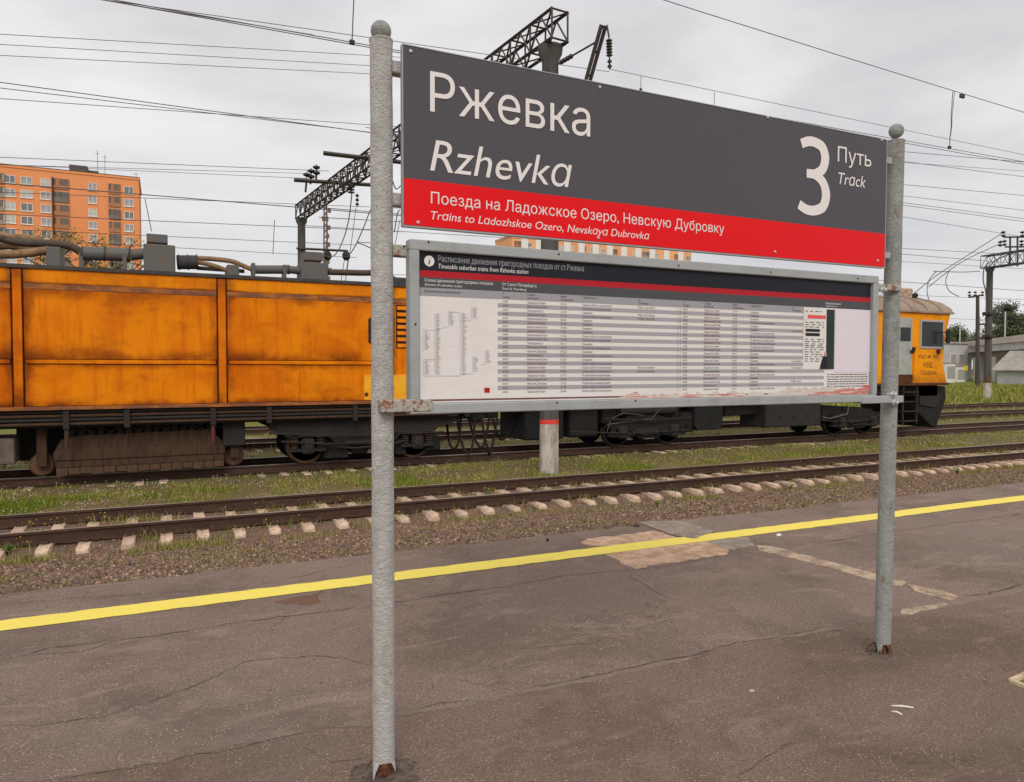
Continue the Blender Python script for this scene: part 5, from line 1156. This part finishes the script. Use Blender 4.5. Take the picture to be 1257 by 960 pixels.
# ------------------------------------------------------------------ overhead wires (all run along the tracks)
def wire(a, b, D, r, label, x0=None, x1=None, sag=0.0, name='overhead_wire', sub=None):
    p, q = P(*a, D), P(*b, D); X0 = p.x-40 if x0 is None else x0; X1 = q.x+60 if x1 is None else x1; k = (q.z-p.z)/(q.x-p.x); pts = []
    n = 40
    for i in range(n+1):
        x = X0+(X1-X0)*i/n; z = p.z+k*(x-p.x)
        if sag: z += sag*((x-p.x)*(x-q.x))
        pts.append((x, D, z))
    return tag(MB().tube(pts, r*.66, 6).build(name, 'wire'), label, 'wire', 'overhead wires of the yard')
DA = 8.4                                                    # catenary left over the lifted platform track
wire((815, 0), (1257, 138), DA, .0085, 'messenger wire crossing the top right corner above the other wires', sag=.0006)
c1_ = wire((452, 58), (1107, 175), DA, .0075, 'lower of the paired contact wires passing behind both ball caps', x0=-14, x1=60)
wire((452, 55.5), (1107, 172), DA+.08, .0075, 'upper of the paired contact wires passing behind both ball caps', x0=-14, x1=60)
wire((126, 0), (452, 54), DA+.3, .006, 'slack wire converging with the paired contact wires at upper left', x0=-12, x1=1.6)
wire((452, 46), (596, 66.5), 13.7, .009, 'thin wire leaving the left ball cap towards the lattice truss', x0=-30, x1=P(748, 86, 13.7).x)
wire((749, 85), (1257, 190), 13.7, .009, 'messenger wire running from the hanging insulator to the right edge', x0=P(748, 85, 13.7).x)
def dropper(a, b, D, label, double=False, seed=0):
    t = thing('wire_dropper', P(*b, D), label, 'dropper', 'droppers joining messenger and contact wires'); p, q = P(*a, D), P(*b, D); r = random.Random(seed); pts = []
    for k in range(13): pts.append(p.lerp(q, k/12)+Vector((r.uniform(-.012, .012) if double and 0 < k < 12 else 0, 0, 0)))
    MB().tube(pts, .007, 5).build('link', 'wire', t)
    if double: MB().tube([x+Vector((.045*(1-i/12), 0, 0)) for i, x in enumerate(pts)], .005, 5).build('link', 'wire', t)
    MB().cbox(q.x-.03, q.x+.03, D-.02, D+.02, q.z-.025, q.z+.025, .006).build('clip', 'insulator', t)
dropper((436, -40), (432, 52), DA, 'single dropper beside the left ball cap reaching out of the top of picture')
dropper((1170, 112), (1165.5, 181), DA, 'kinked double dropper right of the right ball cap', True, 4)
for (x, ya, yb) in ((787, 93, 110), (877, 113, 134)):
    dropper((x, ya), (x-.5, yb), 13.7, 'short dropper just above the sign top edge, %s' % ('nearer the hanging insulator' if x < 800 else 'nearer the track number'))
q = P(1181, 117, DA); c = tag(MB().cbox(q.x-.06, q.x+.06, DA-.02, DA+.02, q.z-.05, q.z+.02, .01).build('wire_clamp', 'insulator'), 'small dark clamp on the messenger wire right of the double dropper', 'clamp')
LW = [((0, 42), (452, 68), 24, .013, 'highest of three thin parallel wires left of the left post'), ((0, 54.5), (452, 80.5), 24.4, .013, 'middle of three thin parallel wires left of the left post'), ((0, 68), (452, 90.5), 24.8, .013, 'lowest of three thin parallel wires left of the left post'),
      ((0, 101), (452, 162.5), 13.64, .0105, 'dark contact wire falling steeply to the left post below the thin trio'), ((0, 108), (452, 162), 13.7, .009, 'second contact wire merging with the dark one at the left post'), ((0, 121), (452, 153), 13.8, .008, 'thin wire crossing the two contact wires left of the post'),
      ((0, 193), (404, 210), 35.5, .02, 'wire ending at the insulators on the far end of truss'), ((130, 206), (378, 213), 35.6, .016, 'faint upper wire over the orange block ending at truss insulators'), ((0, 202), (376, 219), 35.4, .016, 'faint lower wire over the orange block ending at truss insulators'),
      ((0, 224.5), (452, 261.5), 19.94, .018, 'thick contact wire crossing the upper windows of left orange block'), ((0, 236), (452, 254), 25.6, .014, 'thin wire just below the thick contact wire on the left'), ((0, 263), (452, 282.5), 25.6, .016, 'upper of two thin wires over the mid windows of left block'),
      ((0, 281), (452, 301.5), 31.2, .017, 'lower of two thin wires over the mid windows of left block'), ((214, 304), (452, 317), 31.2, .016, 'lowest thin wire just above the grey roof boxes')]
for a, b, D, r_, lab in LW:
    wire(a, b, D, r_, lab, x1=P(*b, D).x if D > 35 else (8.75-2*(D-16.2)/24.2 if D > 15 else P(492, 300, D).x+25))
RW = [((1107, 186), (1257, 199), 19.9, .016, 'thin wire directly under the paired contact wires at right'), ((1107, 198), (1257, 217), 21, .016, 'second thin wire under the paired contact wires at right'), ((1107, 226.5), (1257, 240), 24, .018, 'thin wire halfway down the sky right of the post'),
      ((1107, 248.5), (1257, 268.5), 26, .02, 'dark thin wire above the right hand portal'), ((1107, 266), (1257, 291), 30, .02, 'wire reaching the insulator frame of the right portal'), ((1107, 305), (1257, 313), 37, .028, 'wire meeting the truss of right portal at its top'),
      ((1107, 312), (1257, 324), 36, .028, 'wire meeting the truss of right portal at its bottom'), ((1107, 321), (1257, 330), 40, .024, 'faint wire passing just below the right portal truss'), ((1107, 346), (1257, 357), 31.2, .024, 'wire crossing the upper shaft of the right mast'), ((1107, 362), (1257, 368), 45, .026, 'lower wire crossing the right mast near pole top'), ((1165, 391), (1257, 395), 45, .024, 'lowest faint wire above the right hand trees')]
for a, b, D, r_, lab in RW: wire(a, b, D, r_, lab, x0=8.75-2*(min(D, 40)-16.2)/24.2)
t = thing('feeder_line', P(1121, 361, 37), 'pair of slanting feeder wires with a loop from cab roof to right portal', 'wire')
droop([(1121, 361), (1150, 338), (1190, 312), (1229, 287)], .03, 37, t, 'conductor'); droop([(1140, 352), (1180, 322), (1228, 299)], .03, 37, t, 'conductor')
droop([(1165, 332), (1161, 345), (1165, 357), (1177, 364)], .03, 37, t, 'loop'); droop([(1150, 333), (1141, 343), (1138, 356), (1140, 368)], .03, 37, t, 'loop'); droop([(1146, 333), (1180, 334), (1203, 333)], .03, 37, t, 'conductor')
for k, (a, b) in enumerate((((178, 244), (186, 284)), ((337, 270), (335, 312)))):
    t = thing('wire_dropper', P(*b, 25), 'faint dropper between distant wires %s' % ('right of the left orange block' if k == 0 else 'above the long roof hose'), 'dropper', 'droppers joining messenger and contact wires'); MB().tube([P(*a, 25), P(*b, 25)], .012, 5).build('link', 'wire', t)

# ------------------------------------------------------------------ apartment blocks
def block(name, label, D, px0, px1, top_px, depth, cols, floor_h, row0, rows, wall, wscale=1.0, storeys_down=True):
    x0, x1 = P(px0, 400, D).x, P(px1, 400, D).x; zt = P(px1, top_px, D).z
    t = thing(name, ((x0+x1)/2, D, -.7), label, 'apartment block')
    MB().box(x0, x1, D, D+depth, -1, zt).build('wall', wall, t)
    rf = MB(); rf.box(x0-.15, x1+.15, D-.15, D+depth+.15, zt+.004, zt+.5); rf = rf.build('parapet', 'roof_felt' if False else wall, t)
    MB().box(x0-.2, x1+.2, D-.2, D+depth+.2, zt+.5, zt+.62).build('coping', 'roof_felt', rf)
    meshes = {}
    for ci, (c, w, kind) in enumerate(cols):
        cx = P(c, 400, D).x
        for r_ in range(rows):
            z = zt-row0-r_*floor_h
            if z < 2: break
            key = (kind, round(w, 2))
            if key not in meshes:
                a = MB(); b = MB(); hw = w/2
                if kind == 'w':
                    for q in ((-hw, hw, .72, .8), (-hw, hw, -.8, -.72), (-hw, -hw+.09, -.72, .72), (hw-.09, hw, -.72, .72), (-.05+hw*.1, .05+hw*.1, -.72, .72)): a.box(q[0], q[1], -.1, .02, q[2], q[3])
                    a.box(-hw-.1, hw+.1, -.2, .02, -.92, -.82); b.quadxz(-hw+.05, hw-.05, -.75, .75, -.03)
                else:
                    a.box(-hw, hw, -.02, .03, -1.1, 1.1)
                    b.box(-hw, hw, -.22, -.05, -1.15, -.35); b.box(-hw, -hw+.15, -.22, -.05, -.34, 1.1); b.box(hw-.15, hw, -.22, -.05, -.34, 1.1); b.box(-.06, .06, -.2, -.06, -.34, 1.1); b.box(-hw*.55, -hw*.1, -.14, -.05, -.34, .95)
                ma = bpy.data.meshes.new('window'); ma.from_pydata(a.v, [], a.f); mb_ = bpy.data.meshes.new('pane'); mb_.from_pydata(b.v, [], b.f); meshes[key] = (ma, mb_)
            ma, mb_ = meshes[key]
            o = link('window' if kind == 'w' else 'loggia', ma, 'window_white' if kind == 'w' else 'loggia_dark', t); o.location = (cx, D, z)
            c_ = link('pane' if kind == 'w' else 'balustrade', mb_, 'window_pane' if kind == 'w' else 'loggia_pale'); c_.parent = o
            c_.material_slots[0].link = 'OBJECT'; c_.material_slots[0].material = MT[random.choice(['window_pane', 'window_pane', 'pane_dark', 'pane_curtain'] if kind == 'w' else ['loggia_pale', 'loggia_dark', 'loggia_warm'])]
    return t, zt
cols = [(-52, 2.6, 'l'), (-30, 1.9, 'w'), (-14, 1.9, 'w'), (0, 2.6, 'l'), (14.8, 2.1, 'w'), (35.8, 2.1, 'w'), (59, 1.8, 'w'), (77.3, 3.1, 'l'), (116.2, 1.6, 'w'), (143, 2.3, 'l'), (160.5, 1.8, 'w')]
b1, zt = block('apartment_block', 'tall orange brick apartment block at the left edge beyond the train', 181, -70, 173, 221.5, 16, cols, 2.72, 2.4, 14, 'brick')
mb = MB(); xa = P(86, 200, 186).x; mb.box(xa, xa+3.4, 184, 190, zt+.6, zt+2.6); mb.box(xa+3.4, xa+5.4, 185, 189, zt+.6, zt+2.0); mb.box(xa+6, xa+7, 185, 187, zt+.6, zt+1.6); mb.build('roof_plant', 'roof_felt', b1)
mb = MB()
for x, h in ((120, 6.2), (129, 5.5), (167, 2.2)): q = P(x, 215, 184); mb.tube([(q.x, 184, zt), (q.x, 184, zt+h)], .05, 5); mb.bar((q.x-.5, 184, zt+h*.9), (q.x+.5, 184, zt+h*.9), .05)
tag(mb.build('aerials', 'roof_felt', b1), kind='stuff')
a0, a1 = P(52, 300, 180.9).x, P(66, 300, 180.9).x
mb = MB(); mb.box(a1-.1, a1+.1, 180.5, 181, 4, zt-1.2); mb.build('recess_edge', 'seam_dark', b1)
cols2 = [(c, 2.0 if k % 3 else 3.0, 'w' if k % 3 else 'l') for k, c in enumerate(range(636, 848, 13))]
b2, zt2 = block('apartment_block', 'pale orange apartment block glimpsed between name panel and timetable case', 232, 628, 848, 309, 14, cols2, 2.8, 2.6, 12, 'brick_pale')
mb = MB()
for k in range(12): x = P(640+k*17.5, 300, 231.8).x; mb.box(x, x+2.6, 231.7, 231.96, 2, zt2-.4)
mb.build('pale_strip', 'window_white', b2)
# ------------------------------------------------------------------ trees
def tree(base, h, cr_, mat, label, seed, nl=5200, leaf=.16, trunk_h=.35, sparse=False, oval=1.0):
    r = random.Random(seed); t = thing('tree', base, label, 'tree', 'trees around the yard'); B = Vector(base); mb = MB()
    mb.tube([B, B+Vector((.1, 0, h*.3)), B+Vector((-.1, .1, h*.62)), B+Vector((0, 0, h*.92))], [h*.022, h*.017, h*.01, h*.003], 8); tips = []
    for k in range(26):
        u = r.uniform(trunk_h, .92); a = r.uniform(0, 6.28); L = cr_*(1-.55*abs(u-.55))*r.uniform(.55, 1.05)
        p0 = B+Vector((0, 0, h*u)); p2 = p0+Vector((math.cos(a)*L, math.sin(a)*L, L*r.uniform(.25, .9)*oval)); p1 = p0.lerp(p2, .5)+Vector((0, 0, -.06*L))
        mb.tube([p0, p1, p2], [h*.008, h*.005, h*.0015], 5)
        for j in range(4):
            w = r.uniform(.35, 1.0); q = p0.lerp(p2, w); e_ = q+Vector((r.uniform(-1, 1), r.uniform(-1, 1), r.uniform(-.2, 1)))*L*.38
            mb.tube([q, e_], [h*.003, h*.001], 4); tips.append(e_)
        tips.append(p2)
    mb.build('trunk', 'bark', t)
    n = nl; ti = np.array([tuple(x) for x in tips]); c = ti[rng.integers(0, len(ti), n)]; sp = cr_*(.16 if sparse else .24)
    c = c+rng.normal(0, sp*.62, (n, 3)); d1 = rng.normal(0, 1, (n, 3)); d1 /= np.linalg.norm(d1, axis=1)[:, None]; d2 = rng.normal(0, 1, (n, 3)); d2 -= d1*(d1*d2).sum(1)[:, None]; d2 /= np.linalg.norm(d2, axis=1)[:, None]
    s = (leaf*rng.uniform(.6, 1.3, n))[:, None]
    V = np.stack([c-d1*s, c+d2*s*.5, c+d1*s, c-d2*s*.5], 1).reshape(-1, 3); T = (np.arange(n)[:, None, None]*4+np.array([(0, 1, 2), (0, 2, 3)])[None]).reshape(-1, 3)
    np_mesh('crown', V, T, mat, t); return t
def tree_at(px, top_px, D, cr_, mat, label, seed, **k):
    p = P(px, 440, D); h = P(px, top_px, D).z+.7; tree((p.x, D, -.7), h, cr_, mat, label, seed, **k)
tree_at(68, 290, 78, 2.9, 'leaf_olive', 'thin olive tree top before the left block, above the hoses', 1, nl=2300, leaf=.12, sparse=True)
tree_at(104, 297, 76, 2.6, 'leaf_olive', 'thin olive tree top above the grey duct pipe, middle of three', 2, nl=1900, leaf=.12, sparse=True)
tree_at(140, 291, 80, 3.2, 'leaf_olive', 'thin olive tree top beside the taller roof box, rightmost of three', 3, nl=2500, leaf=.12, sparse=True)
tree_at(1228, 386, 150, 6.0, 'leaf_dark', 'dense dark green tree right of the right mast beyond the viaduct', 4, nl=9000, leaf=.38)
tree_at(1252, 389, 146, 5.0, 'leaf_dark', 'dark green tree cut by the right edge beyond the viaduct', 5, nl=7000, leaf=.36)
tree_at(1170, 404, 160, 4.2, 'leaf_green', 'small round tree just right of the cab mirror', 6, nl=5200, leaf=.34)
tree_at(1195, 412, 170, 4.6, 'leaf_green', 'low tree between the utility pole and the cab', 7, nl=5200, leaf=.34)
# low hedge line far behind the train so that the gaps under the wagons close
tag(blades('far_scrub', 26000, pick_fn(-80, 85, 66, 74, -9, .2, 41, 1.0), .8, 3.2, .16, [srgb(96, 104, 50)[:3], srgb(78, 88, 44)[:3], srgb(120, 118, 64)[:3]], 'low scrub along the far side of the yard behind the train'), None, 'scrub')
# ------------------------------------------------------------------ far right: shed, viaduct, cabin, signal boxes, tower
sh = thing('storage_shed', (P(1240, 460, 62).x, 62, -.8), 'small pale shed with corrugated gable roof at the right edge', 'shed')
s0 = P(1262, 455, 62).x; ze = P(1240, 453, 63).z; s1 = s0+8
MB().box(s0, s1, 62, 66.2, -1, ze).build('wall', 'shed_wall', sh)
zr_ = ze+2.7; e0_, e1_, r0_, r1_ = Vector((s0-.5, 61.4, ze-.15)), Vector((s0-.5, 66.9, ze-.15)), Vector((s0+4, 61.4, zr_)), Vector((s0+4, 66.9, zr_)); dn = Vector((0, 0, -.12)); f0_, f1_ = Vector((s1+.5, 61.4, ze-.15)), Vector((s1+.5, 66.9, ze-.15))
rf = MB().add([e0_, e1_, r1_, r0_, e0_+dn, e1_+dn, r1_+dn, r0_+dn, f0_, f1_], [(0, 3, 2, 1), (4, 5, 6, 7), (0, 1, 5, 4), (0, 4, 7, 3), (1, 2, 6, 5), (3, 8, 9, 2)]).build('roof', 'shed_roof', sh)
MB().add([(s0, 62.02, ze), (s1, 62.02, ze), (s0+4, 62.02, zr_-.15)], [(0, 1, 2)]).build('gable', 'shed_wall', sh); MB().add([(s0, 66.18, ze), (s1, 66.18, ze), (s0+4, 66.18, zr_-.15)], [(0, 1, 2)]).build('gable', 'shed_wall', sh)
for k in range(12):
    u_ = (k+.5)/12; MB().bar(e0_.lerp(e1_, u_)+Vector((0, 0, .02)), r0_.lerp(r1_, u_)+Vector((0, 0, .02)), .07).build('roof_rib', 'shed_roof', rf)
va = thing('viaduct', (150, 120, -.8), 'long pale viaduct with railing crossing behind the right mast', 'viaduct')
def far(px, py, dist):
    d = ray(px, py); t = dist/math.hypot(d.x, d.y); return Vector((d.x*t, d.y*t, CAM_Z+d.z*t))
p0, p1 = far(1150, 424, 215), far(1300, 405, 125); dirv = (p1-p0).normalized(); side = Vector((-dirv.y, dirv.x, 0)).normalized()
def beam(a, b, dz0, dz1, off, th, name, mat):
    A_, B_ = a+side*off, b+side*off; C_ = side*th
    vs = [A_+Vector((0, 0, dz0)), B_+Vector((0, 0, dz0)), B_+C_+Vector((0, 0, dz0)), A_+C_+Vector((0, 0, dz0)), A_+Vector((0, 0, dz1)), B_+Vector((0, 0, dz1)), B_+C_+Vector((0, 0, dz1)), A_+C_+Vector((0, 0, dz1))]
    return MB().add(vs, [(0, 3, 2, 1), (4, 5, 6, 7), (0, 1, 5, 4), (1, 2, 6, 5), (2, 3, 7, 6), (3, 0, 4, 7)]).build(name, mat, va)
beam(p0, p1, -1.1, 0, 0, .3, 'parapet', 'bridge_rail'); beam(p0, p1, -2.3, -1.15, .4, 8, 'deck', 'pale_wall'); beam(p0, p1, -3.4, -2.35, 1, 6, 'girder', 'grey_box')
for k in range(9):
    q = p0.lerp(p1, k/8); MB().box(q.x-.7, q.x+.7, q.y-.7, q.y+.7, -1, q.z-3.4).build('pier', 'pale_wall', va)
for k in range(5):
    q = p0.lerp(p1, .1+k/5); MB().tube([q, q+Vector((0, 0, 4.5))], .12, 6).build('lamp_column', 'pale_wall', va)
cb = P(1172, 465, 95); cab_b = thing('service_building', (cb.x, 95, -.8), 'pale grey service building behind the cab front', 'building')
x0, x1 = P(1163, 440, 95).x, P(1188, 440, 95).x; zt = P(1175, 422, 95).z
MB().box(x0-12, x1, 95, 103, -1, zt).build('wall', 'pale_wall', cab_b); MB().box(x0-12.3, x1+.3, 94.7, 103.3, zt+.005, zt+.35).build('roof', 'shed_roof', cab_b)
for px in (1170, 1180):
    q = P(px, 440, 94.95); f_ = MB().box(q.x-.9, q.x+.9, 94.9, 95.02, q.z-1.0, q.z+1.0).build('window', 'window_white', cab_b); MB().quadxz(q.x-.75, q.x+.75, q.z-.85, q.z+.85, 94.88).build('pane', 'window_pane', f_)
for k, (px, py0, py1, D, lab) in enumerate(((1168, 446, 467, 80, 'white equipment cabinet nearest the cab front'), (1181, 450, 468, 82, 'pale equipment cabinet nearer the utility pole'))):
    q0, q1 = P(px-6, py1, D), P(px+5, py0, D); t = thing('equipment_cabinet', (q0.x, D, -.8), lab, 'cabinet', 'cabinets by the far tracks')
    MB().cbox(q0.x, q1.x, D, D+1.2, -.9, q1.z, .04).build('housing', 'window_white', t); MB().box(q0.x+.1, q1.x-.1, D-.03, D, q0.z+.3, q1.z-.5).build('door', 'door_grey', t); MB().cbox(q0.x-.1, q1.x+.1, D-.15, D+1.3, q1.z, q1.z+.15, .03).build('lid', 'shed_roof', t)
q = P(1185, 452, 78); t = thing('signal_plate', (q.x, 78, -.8), 'small yellow plate on a thin post left of the utility pole', 'signal'); MB().tube([(q.x, 78, -.9), (q.x, 78, q.z+.4)], .06, 6).build('post', 'grey_box', t); MB().cbox(q.x-.5, q.x+.5, 77.9, 77.96, q.z-.4, q.z+.4, .02).build('plate', 'flower_yellow', t)
q = P(400, 340, 150); tw = thing('radio_tower', (q.x, 150, -.8), 'thin red and white lattice tower behind the far portal mast', 'tower'); zt = P(401, 252, 150).z
for k in range(6):
    z0_, z1_ = zt*k/6, zt*(k+1)/6; mb = MB(); w0 = .62-.06*k
    for a in (-1, 1):
        for b in (-1, 1): mb.bar((q.x+a*w0, 150+b*w0, z0_), (q.x+a*(w0-.06), 150+b*(w0-.06), z1_), .1)
    m_ = 5
    for j in range(m_):
        za, zb_ = z0_+(z1_-z0_)*j/m_, z0_+(z1_-z0_)*(j+1)/m_
        for b in (-1, 1): mb.bar((q.x-w0, 150+b*w0, za), (q.x+w0, 150+b*w0, zb_), .07); mb.bar((q.x+w0, 150+b*w0, za), (q.x-w0, 150+b*w0, zb_), .07)
    mb.build('section', 'red_paint' if k % 2 else 'grey_box', tw)
r = random.Random(2); mb = MB()
for k in range(9): z = zt-1-k*1.7; mb.cbox(q.x-.5+r.uniform(-.4, .9), q.x+.1+r.uniform(.3, .9), 149.2, 149.5, z-.6, z+.3, .05)
tag(mb.build('antennas', 'grey_box', tw), kind='stuff')
# ------------------------------------------------------------------ litter on the platform
def chip(name, px, mat, label, cat, h=.006, seed=0):
    pts = [G(a, b) for a, b in px]; n = len(pts); c = sum(pts, Vector())/n; r = random.Random(seed)
    vs = [(p.x, p.y, .003) for p in pts]+[(p.x*.9+c.x*.1, p.y*.9+c.y*.1, h+r.uniform(0, .003)) for p in pts]
    tag(MB().add(vs, [tuple(range(n, 2*n))]+[(i, (i+1) % n, (i+1) % n+n, i+n) for i in range(n)]).build(name, mat), label, cat)
chip('peeled_twig', [(1093, 867.4), (1105, 866.9), (1113, 867.9), (1122, 869.3), (1121.5, 870.2), (1112, 869.0), (1104, 868.2)], 'flower_white', 'longer pale peeled twig on asphalt below the right post', 'twig')
chip('peeled_twig', [(1094, 874.2), (1101, 874.4), (1108, 878.0), (1107, 878.7), (1100, 875.4)], 'flower_white', 'shorter pale twig just below the longer one', 'twig')
chip('paper_scrap', [(919, 848.4), (925, 847.2), (927, 849.4), (921, 850.6)], 'patch_white', 'small whitish paper scrap on asphalt left of right post', 'scrap')
chip('paper_scrap', [(953, 656), (958, 655.5), (959.5, 658), (953.5, 658.6)], 'paper', 'tiny pale scrap beside the yellow line near the right post', 'scrap')
q = G(672, 664); tag(MB().lathe([(.008, 0), (.014, .003), (.015, .018), (.008, .026)], (q.x, q.y, 0), n=9).build('bolt_head', 'under_black'), 'small black bolt stub at platform edge left of concrete patch', 'bolt')
q = G(781, 646); tag(MB().lathe([(.01, 0), (.04, .006), (.035, .02), (.012, .028)], (q.x, q.y, 0), n=9).build('asphalt_lump', 'crack'), 'dark lump beside the grey concrete slab at platform edge', 'lump')
cr0 = G(1243, 838); t = thing('wooden_frame', (cr0.x, cr0.y, 0), 'corner of a pale wooden frame lying at the right edge of platform', 'frame')
a, b, c = G(1241, 838), G(1262, 829), G(1262, 846)
for e_ in (b, c):
    d = (e_-a).normalized(); s = Vector((-d.y, d.x, 0))*.014; L = a+d*.55; vs = [a-s, L-s, L+s, a+s]
    zt_ = .02 if e_ is b else .019
    MB().add([(v.x, v.y, .001) for v in vs]+[(v.x, v.y, zt_) for v in vs], [(4, 5, 6, 7), (0, 1, 5, 4), (1, 2, 6, 5), (2, 3, 7, 6), (3, 0, 4, 7)]).build('slat', 'pale_wood', t)
